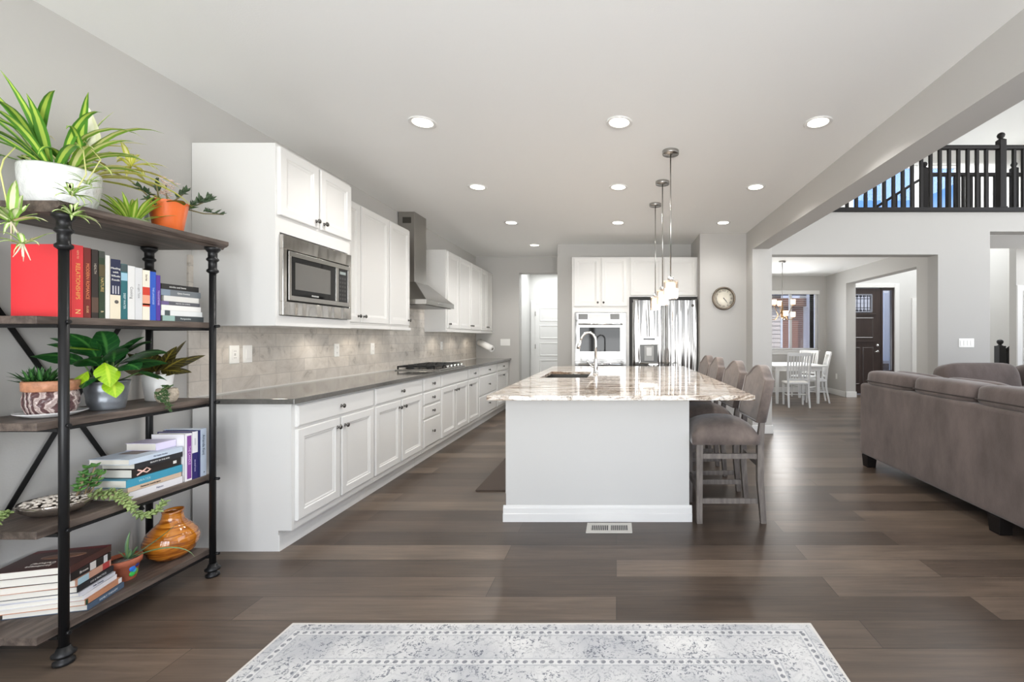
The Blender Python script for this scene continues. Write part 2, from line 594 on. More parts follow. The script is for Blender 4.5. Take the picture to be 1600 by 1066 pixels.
def leaf_mat(name, edge, mid, w=0.3, rough=0.4, veins=0.0):
    m, t, b = mk(name)
    uv = N(t, 'ShaderNodeUVMap'); uv.uv_map = 'UVMap'
    sp = N(t, 'ShaderNodeSeparateXYZ'); t.links.new(uv.outputs[0], sp.inputs[0])
    a = mth(t, 'MULTIPLY', mth(t, 'ABSOLUTE', mth(t, 'SUBTRACT', sp.outputs['X'], 0.5)), 2.0)
    c = ramp(t, a, [(0.0, lin(mid)), (w, lin(mid)), (min(0.98, w + 0.12), lin(edge)), (1.0, lin(edge))])
    if veins:
        s = mth(t, 'FRACT', mth(t, 'MULTIPLY', mth(t, 'ADD', sp.outputs['Y'], mth(t, 'MULTIPLY', a, -0.22)), 7.0))
        c = mix(t, c, lin(mid), mth(t, 'MULTIPLY', mth(t, 'LESS_THAN', s, 0.16), veins))
    t.links.new(c, b.inputs['Base Color'])
    b.inputs['Roughness'].default_value = rough
    b.inputs['Subsurface Weight'].default_value = 0.0
    return m


def steel(name, col=(200, 199, 196), rough=0.22, wave=0.0, stretch=(1, 1, 1), scale=3.0):
    m, t, b = mk(name)
    b.inputs['Base Color'].default_value = lin(col)
    b.inputs['Metallic'].default_value = 1.0
    b.inputs['Roughness'].default_value = rough
    if wave:
        tc = N(t, 'ShaderNodeTexCoord'); mp = N(t, 'ShaderNodeMapping'); mp.inputs['Scale'].default_value = stretch
        t.links.new(tc.outputs['Object'], mp.inputs['Vector'])
        nz = N(t, 'ShaderNodeTexNoise', Scale=scale, Detail=1.0)
        t.links.new(mp.outputs[0], nz.inputs['Vector'])
        bp = N(t, 'ShaderNodeBump', Strength=wave, Distance=0.05)
        t.links.new(nz.outputs['Fac'], bp.inputs['Height']); t.links.new(bp.outputs[0], b.inputs['Normal'])
    return m


def glass_mat(name, tint=(1, 1, 1, 1), clear=0.85, rough=0.02):
    m, t, b = mk(name)
    t.nodes.remove(b)
    tr = N(t, 'ShaderNodeBsdfTransparent'); tr.inputs[0].default_value = tint
    gl = N(t, 'ShaderNodeBsdfGlossy'); gl.inputs[1].default_value = rough
    mx = N(t, 'ShaderNodeMixShader')
    fr = N(t, 'ShaderNodeLayerWeight'); fr.inputs[0].default_value = 0.25
    t.links.new(mth(t, 'ADD', mth(t, 'MULTIPLY', fr.outputs['Fresnel'], 0.7), 1 - clear - 0.1), mx.inputs[0])
    t.links.new(tr.outputs[0], mx.inputs[1]); t.links.new(gl.outputs[0], mx.inputs[2])
    t.links.new(mx.outputs[0], t.nodes['Material Output'].inputs[0])
    return m


m_wall = M('wall_paint', (188, 186, 182), 0.75, bump=(140, 0.05))
m_ceil = M('ceiling_paint', (239, 239, 237), 0.85, bump=(120, 0.06))
m_trim = M('trim_white', (226, 225, 222), 0.4)
m_cab = M('cabinet_white', (220, 219, 216), 0.33)
m_island = M('island_panel', (204, 203, 200), 0.5)
m_floor = wood_floor()
m_tile = tile_mat()
m_granite = granite_mat()
m_quartz = M('grey_quartz', (104, 102, 98), 0.1, noise=(60, 0.2), coat=0.3)
m_knob = steel('knob_pewter', (105, 103, 100), 0.25)
m_steel = steel('brushed_steel', (172, 170, 166), 0.24)
m_steelw = steel('wavy_steel', (166, 165, 163), 0.13, wave=0.6, stretch=(9, 1, 0.5), scale=1.5)
m_chrome = steel('chrome', (225, 225, 224), 0.06)
m_dsteel = steel('dark_steel', (92, 90, 86), 0.3)
m_black = M('black_plastic', (22, 22, 22), 0.35)
m_ovglass = M('dark_oven_glass', (14, 14, 14), 0.04, spec=0.28)
m_mwglass = M('microwave_window', (92, 90, 86), 0.12, coat=0.4)
m_iron = M('cast_iron', (20, 20, 20), 0.45)
m_bmetal = M('black_metal', (30, 30, 31), 0.38, metal=0.4)
m_espresso = M('espresso_wood', (22, 18, 17), 0.5, noise=(5, 0.25), stretch=(1, 1, 6), spec=0.3)
m_shelfwood = M('greyed_shelf_wood', (112, 99, 90), 0.5, noise=(3.2, 0.5), stretch=(10, 1.2, 10), col2=(64, 54, 48), bump=(18, 0.15))
m_stoolwood = M('weathered_grey_wood', (128, 120, 113), 0.55, noise=(6, 0.3), stretch=(6, 6, 1), col2=(96, 89, 84))
m_velvet = M('taupe_velvet', (128, 115, 107), 0.9, noise=(7, 0.3), col2=(88, 78, 74), sheen=0.4, bump=(9, 0.12), stretch=(1, 0.7, 0.8))
m_sofa = M('brown_grey_microfibre', (104, 92, 88), 0.9, noise=(6, 0.2), sheen=0.25, col2=(82, 72, 68), stretch=(1, 1, 0.45), bump=(160, 0.12))
m_sofaw = M('sofa_piping', (58, 51, 48), 0.9)
m_white = M('white_plastic', (238, 237, 233), 0.3)
m_outline = M('socket_slots', (120, 118, 114), 0.5)
m_white_paint = M('white_furniture_paint', (236, 236, 234), 0.35)
m_mat = M('brown_floor_mat', (78, 66, 58), 0.85, bump=(200, 0.3))
m_lens = M('lamp_lens', (255, 246, 230), 0.4, emit=5.0)
m_frost = M('lit_frosted_glass', (255, 236, 216), 0.5, emit=0.72)
m_bulbw = M('lit_glass_core', (255, 240, 218), 0.5, emit=3.0)
m_clear = glass_mat('clear_glass', (0.97, 0.96, 0.94, 1), 0.86)
m_pane = glass_mat('window_pane', (0.97, 0.98, 1, 1), 0.9)

# ================================================================== THE SETTING
CE = 2.765            # kitchen ceiling
YB = -2.2             # how far the room is built behind the camera
g = G().box(-2.8, 9.2, YB, 11.2, -0.1, 0.0); struct(g, 'floor', m_floor)
g = G().box(-2.7, 1.834, YB, 8.4, CE, CE + 0.2); struct(g, 'ceiling_kitchen', m_ceil)
g = G().box(-2.7, -2.56, YB, 8.35, 0, CE); struct(g, 'wall_left', m_wall)
# end wall with the opening to the pantry hall
g = G().box(-2.56, -1.768, 8.15, 8.36, 0, CE).box(-1.768, -0.93, 8.15, 8.36, 2.475, CE); struct(g, 'wall_end', m_wall)
# alcove wall and the side of the pantry block
g = G().box(-0.93, 1.18, 7.07, 7.25, 0, CE).box(-0.93, -0.75, 7.25, 8.36, 0, CE); struct(g, 'wall_alcove', m_wall)
g = G().box(1.18, 2.095, 6.32, 7.25, 0, CE); struct(g, 'wall_clock', m_wall)
# rear wall behind the camera, with a wide glazed opening; great room rear and right walls with tall windows
g = (G().box(-2.7, -2.0, YB - 0.15, YB, 0, CE).box(-2.0, 1.5, YB - 0.15, YB, 2.4, CE).box(1.5, 2.3, YB - 0.15, YB, 0, 5.57)
     .box(2.3, 8.6, YB - 0.15, YB, 0, 0.5).box(2.3, 8.6, YB - 0.15, YB, 2.5, 3.1).box(2.3, 8.6, YB - 0.15, YB, 4.9, 5.57).box(5.2, 5.7, YB - 0.15, YB, 0.5, 4.9).box(8.6, 9.2, YB - 0.15, YB, 0, 5.57))
struct(g, 'wall_rear', m_wall)
g = (G().box(9.2, 9.35, YB, 10.4, 0, 0.5).box(9.2, 9.35, YB, 10.4, 4.9, 5.7).box(9.2, 9.35, YB, -1.2, 0.5, 4.9).box(9.2, 9.35, 1.6, 2.2, 0.5, 4.9).box(9.2, 9.35, 5.0, 10.4, 0.5, 4.9).box(9.2, 9.35, -1.2, 5.0, 2.5, 3.1))
struct(g, 'wall_right', m_wall)
fr = G()
for q in (-2.0, -0.85, 0.30, 1.43): fr.box(q, q + 0.07, YB - 0.12, YB - 0.03, 0, 2.4)
fr.box(-1.93, 1.43, YB - 0.12, YB - 0.03, 2.33, 2.4).box(-1.93, 1.43, YB - 0.12, YB - 0.03, 0.0, 0.07)
struct(fr, 'window_5', m_trim)
# pantry hall
m_hallwall = M('hall_paint', (206, 205, 202), 0.7)
g = G().box(-2.1, -1.93, 8.36, 10.2, 0, CE); struct(g, 'wall_pantry_left', m_hallwall)
g = G().box(-2.1, -0.2, 10.0, 10.2, 0, CE); struct(g, 'wall_pantry_back', m_hallwall)
g = G().box(-0.5, -0.3, 8.36, 10.0, 0, CE); struct(g, 'wall_pantry_right', m_hallwall)
g = G().box(-2.1, -0.2, 8.36, 10.2, CE, CE + 0.1); struct(g, 'ceiling_pantry', m_ceil)
g = G().box(-1.93, -1.91, 8.36, 9.99, 0, 0.12); struct(g, 'baseboard_pantry', m_trim)
# beam, its pillar and the storey above it
g = G().box(1.834, 2.055, YB, 6.03, 2.484, 5.57); struct(g, 'beam', m_wall)
g = G().box(1.834, 2.095, 6.03, 6.32, 0, CE); struct(g, 'pillar', m_wall)
g = G().box(2.085, 2.107, 6.018, 6.24, 0, 0.115).box(1.822, 2.107, 6.012, 6.03, 0, 0.115); struct(g, 'baseboard_pillar', m_trim, bevel=0.004)
# wall of the great room: opening to the dining room, opening to the stair hall
m_greatwall = M('great_room_paint', (180, 178, 174), 0.75, bump=(140, 0.04))
g = (G().box(2.095, 4.33, 6.03, 6.23, 2.41, 2.98).box(4.33, 5.03, 6.03, 6.23, 0, 2.98).box(5.03, 9.2, 6.03, 6.23, 2.72, 2.98))
struct(g, 'wall_great_room', m_greatwall)
g = G().box(2.055, 9.2, 6.0, 6.24, 2.98, 3.04); struct(g, 'trim_1', m_espresso, bevel=0.008)
g = G().box(5.0, 9.2, 6.24, 7.17, 2.72, 3.0); struct(g, 'ceiling_stair_hall', m_ceil)
g = G().box(6.40, 9.2, 7.17, 7.296, 0, 3.0); struct(g, 'wall_stair_hall', m_wall)
g = G().box(6.40, 9.2, 7.1, 7.3, 3.0, 3.03); struct(g, 'trim_2', m_espresso)
g = G().box(4.33, 4.352, 6.018, 6.03, 0, 0.115).box(4.33, 5.03, 6.018, 6.03, 0, 0.115); struct(g, 'baseboard_great_room', m_trim)
# dining room
g = G().box(1.95, 5.2, 6.23, 10.9, CE, 3.0); struct(g, 'ceiling_dining', m_ceil)
g = G().box(1.95, 2.09, 7.25, 10.67, 0, CE); struct(g, 'wall_dining_left', m_wall)
# window x 3.55..4.81, z 1.006..2.41
g = (G().box(2.0, 3.55, 10.67, 10.85, 0, CE).box(4.81, 5.2, 10.67, 10.85, 0, CE)
     .box(3.55, 4.81, 10.67, 10.85, 0, 1.0).box(3.55, 4.81, 10.67, 10.85, 2.41, CE))
struct(g, 'wall_dining_back', m_wall)
g = (G().box(5.0, 5.21, 9.75, 10.67, 0, CE).box(5.0, 5.21, 7.46, 9.75, 2.478, CE).box(5.0, 5.21, 6.9, 7.46, 0, CE))
struct(g, 'wall_dining_right', m_wall)
g = (G().box(4.985, 5.0, 9.735, 10.67, 0, 0.12).box(4.985, 5.225, 9.735, 9.75, 0, 0.12).box(2.09, 5.0, 10.655, 10.67, 0, 0.12))
struct(g, 'baseboard_dining', m_trim, bevel=0.003)
# foyer, two storeys high, with the front door and windows over it
m_foyer = M('foyer_paint', (206, 205, 202), 0.7)
FW = 10.23
g = (G().box(5.21, 5.40, FW, FW + 0.2, 0, 3.0).box(1.95, 5.40, FW, FW + 0.2, 3.0, 5.57).box(6.35, 9.2, FW, FW + 0.2, 0, 3.95)
     .box(5.40, 6.35, FW, FW + 0.2, 2.44, 3.95)
     .box(6.90, 7.15, FW, FW + 0.2, 3.95, 5.57).box(7.85, 9.2, FW, FW + 0.2, 3.95, 5.57)
     .box(5.40, 6.90, FW, FW + 0.2, 5.25, 5.57).box(7.15, 7.85, FW, FW + 0.2, 5.25, 5.57))
struct(g, 'wall_foyer_front', m_foyer)
g = G().box(1.85, 1.95, 6.23, 10.43, 3.0, 5.57); struct(g, 'wall_upper_left', m_foyer)
g = G().box(1.85, 9.2, YB, 10.43, 5.57, 5.7); struct(g, 'ceiling_great_room', m_ceil)


def win(n, x0, x1, y, z0, z1, mull, dpt=0.07):
    fr = G()
    w = 0.045
    fr.box(x0, x0 + w, y, y + dpt, z0, z1).box(x1 - w, x1, y, y + dpt, z0, z1)
    fr.box(x0 + w, x1 - w, y, y + dpt, z0, z0 + w).box(x0 + w, x1 - w, y, y + dpt, z1 - w, z1)
    for q in mull: fr.box(q - 0.025, q + 0.025, y, y + dpt, z0 + w, z1 - w)
    o = struct(fr, 'window_%d' % n, m_trim)
    build(G().box(x0 + w, x1 - w, y + 0.03, y + 0.034, z0 + w, z1 - w), 'pane', m_pane, o)
    return o


w1 = win(1, 3.55, 4.81, 10.74, 1.006, 2.41, [4.18])
build(G().box(3.52, 4.84, 10.63, 10.74, 0.975, 1.004).box(3.56, 4.80, 10.655, 10.672, 0.90, 0.975), 'window_sill', m_trim, w1)
win(2, 5.40, 6.90, FW + 0.06, 3.95, 5.25, [6.15])
win(3, 7.15, 7.85, FW + 0.06, 3.95, 5.25, [])

# blind of the dining window
m_slat = M('blind_slats', (232, 231, 226), 0.45)
bl = thing('window_blind', 'white slatted blind hanging open across the dining room window', 'blind', (4.18, 10.70, 2.35))
build(G().box(3.53, 4.83, 10.64, 10.70, 2.33, 2.42), 'valance', m_trim, bl, bevel=0.006)
sg = G()
for i in range(26):
    z = 1.08 + i * 0.048
    sg.prism([(10.676, z), (10.716, z), (10.716, z + 0.001), (10.676, z + 0.001)], 'x', 3.56, 4.80)
build(sg, 'slats', m_slat, bl)
build(G().box(3.56, 4.80, 10.675, 10.715, 1.02, 1.045), 'bottom_rail', m_trim, bl)
cg = G()
for q in (3.75, 4.18, 4.6): cg.tube([(q, 10.672, 1.03), (q, 10.672, 2.34)], 0.002, 5)
build(cg, 'cord', m_trim, bl)

# ---------------------------------------------------------------- doors of the setting
SH = [(0.0, 0.0), (0.0, 0.004)]


def panel_recess(g, o, u, v, n, w, h, fr=0.11, rec=0.008):
    pass


# pantry hall door: white, five wide panels
d2 = struct(G().box(-1.80, -0.98, 9.955, 9.995, 0.01, 2.04), 'door_2', m_trim)
pg = G()
for i in range(5):
    z0 = 0.12 + i * 0.385
    pg.front((-1.70, 9.955, z0), (1, 0, 0), (0, 0, 1), (0, -1, 0), 0.62, 0.30, [(0.0, 0.004), (0.012, 0.010), (0.03, 0.002)])
build(pg, 'panel', m_trim, d2)
cg = G()
cg.box(-1.90, -1.80, 9.97, 9.999, 0, 2.125).box(-0.98, -0.88, 9.97, 9.999, 0, 2.125).box(-1.80, -0.98, 9.97, 9.999, 2.045, 2.125)
build(cg, 'casing', m_trim, d2, bevel=0.004)
hg = G()
for z in (1.78, 1.05, 0.25): hg.box(-1.806, -1.79, 9.94, 9.956, z, z + 0.1)
build(hg, 'hinge', m_steel, d2)

# front door: dark wood, leaded light above, two panels below
m_fdoor = M('dark_door_wood', (58, 44, 40), 0.3, noise=(4, 0.3), stretch=(5, 1, 0.6), coat=0.3)
fx0, fx1 = 5.42, 6.06
d1 = struct(G().box(5.405, fx1, FW + 0.03, FW + 0.08, 0.02, 1.90).box(5.405, 5.44, FW + 0.03, FW + 0.08, 1.90, 2.27).box(5.83, fx1, FW + 0.03, FW + 0.08, 1.90, 2.27).box(5.405, fx1, FW + 0.03, FW + 0.08, 2.27, 2.43), 'door_1', m_fdoor)
pg = G()
for (x0_, x1_) in ((5.44, 5.86),):
    pg.front((x0_, FW + 0.03, 0.22), (1, 0, 0), (0, 0, 1), (0, -1, 0), 0.15, 0.86, [(0.0, 0.003), (0.018, 0.012), (0.03, 0.004)])
    pg.front((x0_ + 0.2, FW + 0.03, 0.22), (1, 0, 0), (0, 0, 1), (0, -1, 0), 0.25, 0.86, [(0.0, 0.003), (0.018, 0.012), (0.03, 0.004)])
    pg.front((x0_, FW + 0.03, 1.28), (1, 0, 0), (0, 0, 1), (0, -1, 0), 0.45, 0.48, [(0.0, 0.003), (0.018, 0.012), (0.03, 0.004)])
build(pg, 'panel', m_fdoor, d1)
build(G().box(5.44, 5.93, FW + 0.002, FW + 0.03, 1.20, 1.225).box(5.44, 5.93, FW + 0.005, FW + 0.03, 1.82, 1.85), 'shelf_moulding', m_fdoor, d1, bevel=0.004)
m_leadglass = m_pane
build(G().box(5.44, 5.83, FW + 0.05, FW + 0.055, 1.90, 2.27), 'leaded_light', m_leadglass, d1)
lg = G()
m_leadframe = M('lead_frame', (132, 134, 142), 0.4)
lg.box(5.42, 5.85, FW + 0.008, FW + 0.03, 1.875, 1.90).box(5.42, 5.85, FW + 0.008, FW + 0.03, 2.27, 2.295).box(5.83, 5.855, FW + 0.008, FW + 0.03, 1.90, 2.27)
build(lg, 'light_frame', m_leadframe, d1)
lg = G()
for q in (5.52, 5.60, 5.68, 5.76): lg.box(q - 0.006, q + 0.006, FW + 0.036, FW + 0.050, 1.90, 2.27)
for q in (1.98, 2.19): lg.box(5.44, 5.83, FW + 0.036, FW + 0.050, q - 0.006, q + 0.006)
for i in range(9):
    lg.box(5.445 + i * 0.042, 5.465 + i * 0.042, FW + 0.035, FW + 0.050, 1.905 + 0.0, 1.94)
    lg.box(5.445 + i * 0.042, 5.465 + i * 0.042, FW + 0.035, FW + 0.050, 2.23, 2.265)
build(lg, 'lead_came', M('lead_came', (44, 46, 54), 0.4), d1)
build(G().lathe([(0.0, 0), (0.034, 0.0), (0.034, 0.012), (0.014, 0.016), (0.012, 0.03), (0.0, 0.03)], (5.985, FW + 0.03, 1.12), 16, axis='y', rot=Matrix.Rotation(PI, 3, 'X')), 'deadbolt', m_chrome, d1)
hg = G().lathe([(0.0, 0), (0.03, 0.0), (0.03, 0.012), (0.012, 0.016), (0.012, 0.045), (0.0, 0.045)], (5.985, FW + 0.03, 0.98), 16, axis='y', rot=Matrix.Rotation(PI, 3, 'X'))
hg.tube([(5.985, FW - 0.012, 0.98), (5.93, FW - 0.016, 0.982), (5.89, FW - 0.012, 0.972)], [0.011, 0.009, 0.007], 8)
build(hg, 'handle', m_chrome, d1)
# sidelight and white casing
w4 = struct(G().box(fx1, 6.10, FW + 0.02, FW + 0.10, 0, 2.44).box(6.31, 6.35, FW + 0.02, FW + 0.10, 0, 2.44).box(6.10, 6.31, FW + 0.02, FW + 0.10, 2.38, 2.44).box(6.10, 6.31, FW + 0.02, FW + 0.10, 0, 0.55), 'window_4', m_fdoor)
build(G().box(6.10, 6.31, FW + 0.055, FW + 0.06, 0.55, 2.38), 'pane', m_pane, w4)
g = G().box(6.35, 6.455, FW - 0.02, FW, 0, 2.53).box(5.30, 5.405, FW - 0.02, FW, 0, 2.53).box(5.405, 6.35, FW - 0.02, FW, 2.44, 2.53)
struct(g, 'trim_3', m_trim, bevel=0.005)
# white casing further right in the foyer, and the closet door at the right edge
g = G().box(6.74, 6.83, FW - 0.02, FW, 0, 2.2).box(6.83, 7.7, FW - 0.02, FW, 2.11, 2.2).box(7.7, 7.79, FW - 0.02, FW, 0, 2.2); struct(g, 'trim_4', m_trim)
d4 = struct(G().box(6.83, 7.7, FW - 0.012, FW, 0.01, 2.11), 'door_4', m_trim)
build(G().front((6.95, FW - 0.012, 0.2), (1, 0, 0), (0, 0, 1), (0, -1, 0), 0.63, 0.75, [(0, 0.003), (0.015, 0.008), (0.03, 0.002)]).front((6.95, FW - 0.012, 1.1), (1, 0, 0), (0, 0, 1), (0, -1, 0), 0.63, 0.85, [(0, 0.003), (0.015, 0.008), (0.03, 0.002)]), 'panel', m_trim, d4)
d3 = struct(G().box(6.49, 7.3, 7.135, 7.165, 0.01, 2.04), 'door_3', m_trim)
build(G().box(6.40, 6.49, 7.145, 7.17, 0, 2.13).box(7.3, 7.39, 7.145, 7.17, 0, 2.13).box(6.49, 7.3, 7.145, 7.17, 2.04, 2.13), 'casing', m_trim, d3, bevel=0.005)
kg = G().lathe([(0, 0), (0.03, 0), (0.03, 0.008), (0.011, 0.012), (0.011, 0.035), (0.024, 0.042), (0.028, 0.055), (0.02, 0.066), (0, 0.068)], (6.535, 7.135, 1.0), 16, axis='y', rot=Matrix.Rotation(PI, 3, 'X'))
build(kg, 'knob', m_chrome, d3)

# marble tile behind the left worktop
g = G().box(-2.56, -2.549, 2.67, 8.149, 0.918, 1.78); struct(g, 'wall_backsplash', m_tile)
g = G().box(-2.549, -2.544, 2.67, 8.149, 0.918, 0.93); struct(g, 'trim_5', M('tile_caulk', (214, 211, 205), 0.4))

# ================================================================== KITCHEN CABINETS
DP = [(0.0, 0.014), (0.004, 0.019), (0.052, 0.019), (0.058, 0.014), (0.066, 0.013), (0.074, 0.009)]   # framed door
DR = [(0.0, 0.013), (0.010, 0.019)]                                                                     # slab drawer


class Face:
    """a vertical plane that fronts are hung on: o + u*a + z*b, fronts stand out along n"""
    def __init__(s, kind, pos):
        s.kind = kind; s.pos = pos
    def at(s, a, z, out=0.0):
        if s.kind == '+x': return Vector((s.pos + out, a, z))
        if s.kind == '-x': return Vector((s.pos - out, a, z))
        return Vector((a, s.pos - out, z))
    @property
    def u(s): return Vector((0, 1, 0)) if s.kind in ('+x', '-x') else Vector((1, 0, 0))
    @property
    def n(s): return {'+x': Vector((1, 0, 0)), '-x': Vector((-1, 0, 0)), '-y': Vector((0, -1, 0))}[s.kind]


KP = [(0.0, 0), (0.011, 0), (0.011, 0.003), (0.0055, 0.006), (0.0055, 0.014), (0.013, 0.018), (0.0158, 0.023), (0.0135, 0.028), (0.006, 0.031), (0.0, 0.0312)]


def knob(face, a, z, parent):
    ax = 'x' if face.kind in ('+x', '-x') else 'y'
    rot = None
    if face.kind == '-x': rot = Matrix.Rotation(PI, 3, 'Z')
    if face.kind == '-y': rot = Matrix.Rotation(PI, 3, 'X')
    c = face.at(a, z, 0.0185)
    return build(G().lathe(KP, c, 14, axis=ax, rot=rot), 'knob', m_knob, parent)


def door(face, a0, a1, z0, z1, parent, kn=None):
    o = build(G().front(face.at(a0, z0), face.u, (0, 0, 1), face.n, a1 - a0, z1 - z0, DP), 'door', m_cab, parent)
    if kn: knob(face, kn[0], kn[1], o)
    return o


def drawer(face, a0, a1, z0, z1, parent, kn=True):
    o = build(G().front(face.at(a0, z0), face.u, (0, 0, 1), face.n, a1 - a0, z1 - z0, DR), 'drawer', m_cab, parent)
    if kn: knob(face, (a0 + a1) / 2, (z0 + z1) / 2, o)
    return o


XF = -1.951
FB = Face('+x', XF)


def base(y0, y1, label, parts, first=False):
    t = thing('base_cabinet', label, 'cabinet', (-2.25, (y0 + y1) / 2, 0), 0, 'white base cabinets along the left wall')
    bg = G().prism([(-2.545, 0), (-2.03, 0), (-2.03, 0.125), (XF, 0.125), (XF, 0.888), (-2.545, 0.888)], 'y', y0, y1)
    build(bg, 'body', m_cab, t)
    build(G().box(-2.03, -2.022, y0, y1, 0.0, 0.10), 'kickboard', m_trim, t)
    for p in parts:
        if p[0] == 'door': door(FB, p[1], p[2], p[3], p[4], t, p[5])
        else: drawer(FB, p[1], p[2], p[3], p[4], t, p[5])
    return t


ZD0, ZD1, ZW0, ZW1 = 0.173, 0.727, 0.742, 0.874
KZ = 0.665
base(2.69, 3.585, 'wide white base cabinet at the near end of the grey worktop', [
    ('drawer', 2.72, 3.572, ZW0, ZW1, True), ('door', 2.72, 3.137, ZD0, ZD1, (3.105, KZ)), ('door', 3.157, 3.572, ZD0, ZD1, (3.19, KZ))])
base(3.587, 4.485, 'white two-door base cabinet with one wide drawer, just before the stack of four drawers', [
    ('drawer', 3.602, 4.47, ZW0, ZW1, True), ('door', 3.602, 4.02, ZD0, ZD1, (3.988, KZ)), ('door', 4.046, 4.47, ZD0, ZD1, (4.078, KZ))])
base(4.487, 4.945, 'narrow white base cabinet holding a stack of four drawers', [
    ('drawer', 4.503, 4.928, ZW0, ZW1, True), ('drawer', 4.503, 4.928, 0.603, 0.728, True), ('drawer', 4.503, 4.928, 0.464, 0.589, True), ('drawer', 4.503, 4.928, ZD0, 0.450, True)])
base(4.947, 5.855, 'white base cabinet right under the gas cooktop, its drawer front without a knob', [
    ('drawer', 4.965, 5.84, ZW0, ZW1, False), ('door', 4.965, 5.39, ZD0, ZD1, (5.358, KZ)), ('door', 5.412, 5.84, ZD0, ZD1, (5.444, KZ))])
base(5.857, 6.315, 'slim white base cabinet with one drawer over one door, just past the cooktop', [
    ('drawer', 5.875, 6.298, ZW0, ZW1, True), ('door', 5.875, 6.298, ZD0, ZD1, (5.907, KZ))])
base(6.317, 7.265, 'white base cabinet with three wide drawers, far along the grey worktop', [
    ('drawer', 6.335, 7.248, ZW0, ZW1, True), ('drawer', 6.335, 7.248, 0.458, 0.728, True), ('drawer', 6.335, 7.248, ZD0, 0.444, True)])
base(7.267, 8.145, 'farthest white base cabinet, against the end wall by the doorway', [
    ('drawer', 7.285, 8.0, ZW0, ZW1, True), ('door', 7.285, 8.0, ZD0, ZD1, (7.64, 0.66))])
# end panel moulding strip at the toe
o = build(G().box(-2.549, XF + 0.042, 2.655, 8.148, 0.889, 0.921), 'worktop', m_quartz, bevel=0.003)
tag(o, 'long grey quartz worktop running over the white base cabinets', 'worktop')

# ---- wall cabinets
FM = Face('+x', -2.055)
t = thing('wall_cabinet', 'deep white wall cabinet with the built-in microwave', 'cabinet', (-2.3, 3.08, 1.367), 0, 'white wall cabinets')
g = (G().box(-2.558, -2.055, 2.70, 2.735, 1.367, 2.46).box(-2.558, -2.055, 3.425, 3.455, 1.367, 2.46).box(-2.558, -2.055, 2.735, 3.425, 1.93, 2.46)
     .box(-2.558, -2.055, 2.735, 3.425, 1.367, 1.42).box(-2.558, -2.5, 2.735, 3.425, 1.42, 1.93))
build(g, 'body', m_cab, t)
door(FM, 2.715, 3.072, 2.03, 2.445, t, (3.04, 2.075)); door(FM, 3.09, 3.445, 2.03, 2.445, t, (3.122, 2.075))
build(G().box(-2.558, -2.052, 2.698, 3.457, 1.357, 1.367), 'light_rail', m_cab, t)
FU = Face('+x', -2.268)


def wallcab(y0, y1, label, doors):
    t = thing('wall_cabinet', label, 'cabinet', (-2.4, (y0 + y1) / 2, 1.37), 0, 'white wall cabinets')
    build(G().box(-2.549, -2.268, y0, y1, 1.395, 2.46), 'body', m_cab, t)
    build(G().box(-2.549, -2.245, y0, y1, 1.367, 1.395), 'light_rail', m_cab, t, bevel=0.003)
    for (a0, a1, kn) in doors: door(FU, a0, a1, 1.42, 2.447, t, (kn, 1.475) if kn else None)
    return t


wallcab(3.457, 4.45, 'white two-door wall cabinet right beside the microwave cabinet', [(3.475, 3.94, 3.905), (3.957, 4.437, 3.99)])
wallcab(4.452, 4.895, 'narrow white single-door wall cabinet just before the steel hood', [(4.462, 4.878, 4.845)])
wallcab(5.95, 6.44, 'white single-door wall cabinet directly past the steel hood', [(6.0, 6.425, 6.035)])
wallcab(6.442, 7.47, 'white two-door wall cabinet midway between the hood and the end wall', [(6.455, 6.955, 6.92), (6.97, 7.464, 7.005)])
wallcab(7.472, 8.148, 'last white wall cabinet, in the corner over the paper towel roll', [(7.482, 7.80, 7.77), (7.812, 8.135, 7.845)])
for (yy, pw) in ((2.95, 4), (3.7, 4), (4.25, 4), (4.7, 3), (6.2, 4), (6.9, 4), (7.6, 5)):
    point_light('under_cabinet_lamp', (-2.38, yy, 1.352), pw * 0.42, 0.05, (1, 0.90, 0.77), spot=2.7)

# ---- microwave
t = thing('microwave', 'built-in steel microwave in the deep white wall cabinet', 'microwave', (-2.1, 3.08, 1.43))
XM = -2.054
g = G()
y0, y1, z0, z1 = 2.728, 3.432, 1.424, 1.916
g.box(XM, XM + 0.024, y0, y1, 1.83, z1).box(XM, XM + 0.024, y0, y1, z0, 1.508).box(XM, XM + 0.024, y0, 2.762, 1.508, 1.83).box(XM, XM + 0.024, 3.408, y1, 1.508, 1.83)
build(g, 'trim_frame', steel('microwave_trim_steel', (190, 187, 182), 0.16, wave=0.25, stretch=(1, 6, 2), scale=1.6), t, bevel=0.002)
build(G().box(-2.45, XM + 0.002, 2.762, 3.408, 1.508, 1.83), 'body', m_black, t)
fr = G()
a0, a1, c0, c1 = 2.770, 3.400, 1.518, 1.822
fr.box(XM + 0.002, XM + 0.03, a0, a1, c0, c0 + 0.03).box(XM + 0.002, XM + 0.03, a0, a1, c1 - 0.03, c1)
fr.box(XM + 0.002, XM + 0.03, a0, a0 + 0.024, c0 + 0.03, c1 - 0.03).box(XM + 0.002, XM + 0.03, a1 - 0.02, a1, c0 + 0.03, c1 - 0.03).box(XM + 0.002, XM + 0.03, 3.236, 3.268, c0 + 0.03, c1 - 0.03)
dd = build(fr, 'door', m_steel, t, bevel=0.0015)
build(G().box(XM + 0.002, XM + 0.024, a0 + 0.024, 3.236, c0 + 0.03, c1 - 0.03), 'glass', m_ovglass, dd)
build(G().box(XM + 0.024, XM + 0.0255, 2.832, 3.18, 1.59, 1.76), 'window', m_mwglass, dd)
build(G().box(XM + 0.002, XM + 0.025, 3.268, 3.38, c0 + 0.03, c1 - 0.03), 'control_panel', m_black, t)
cp = G()
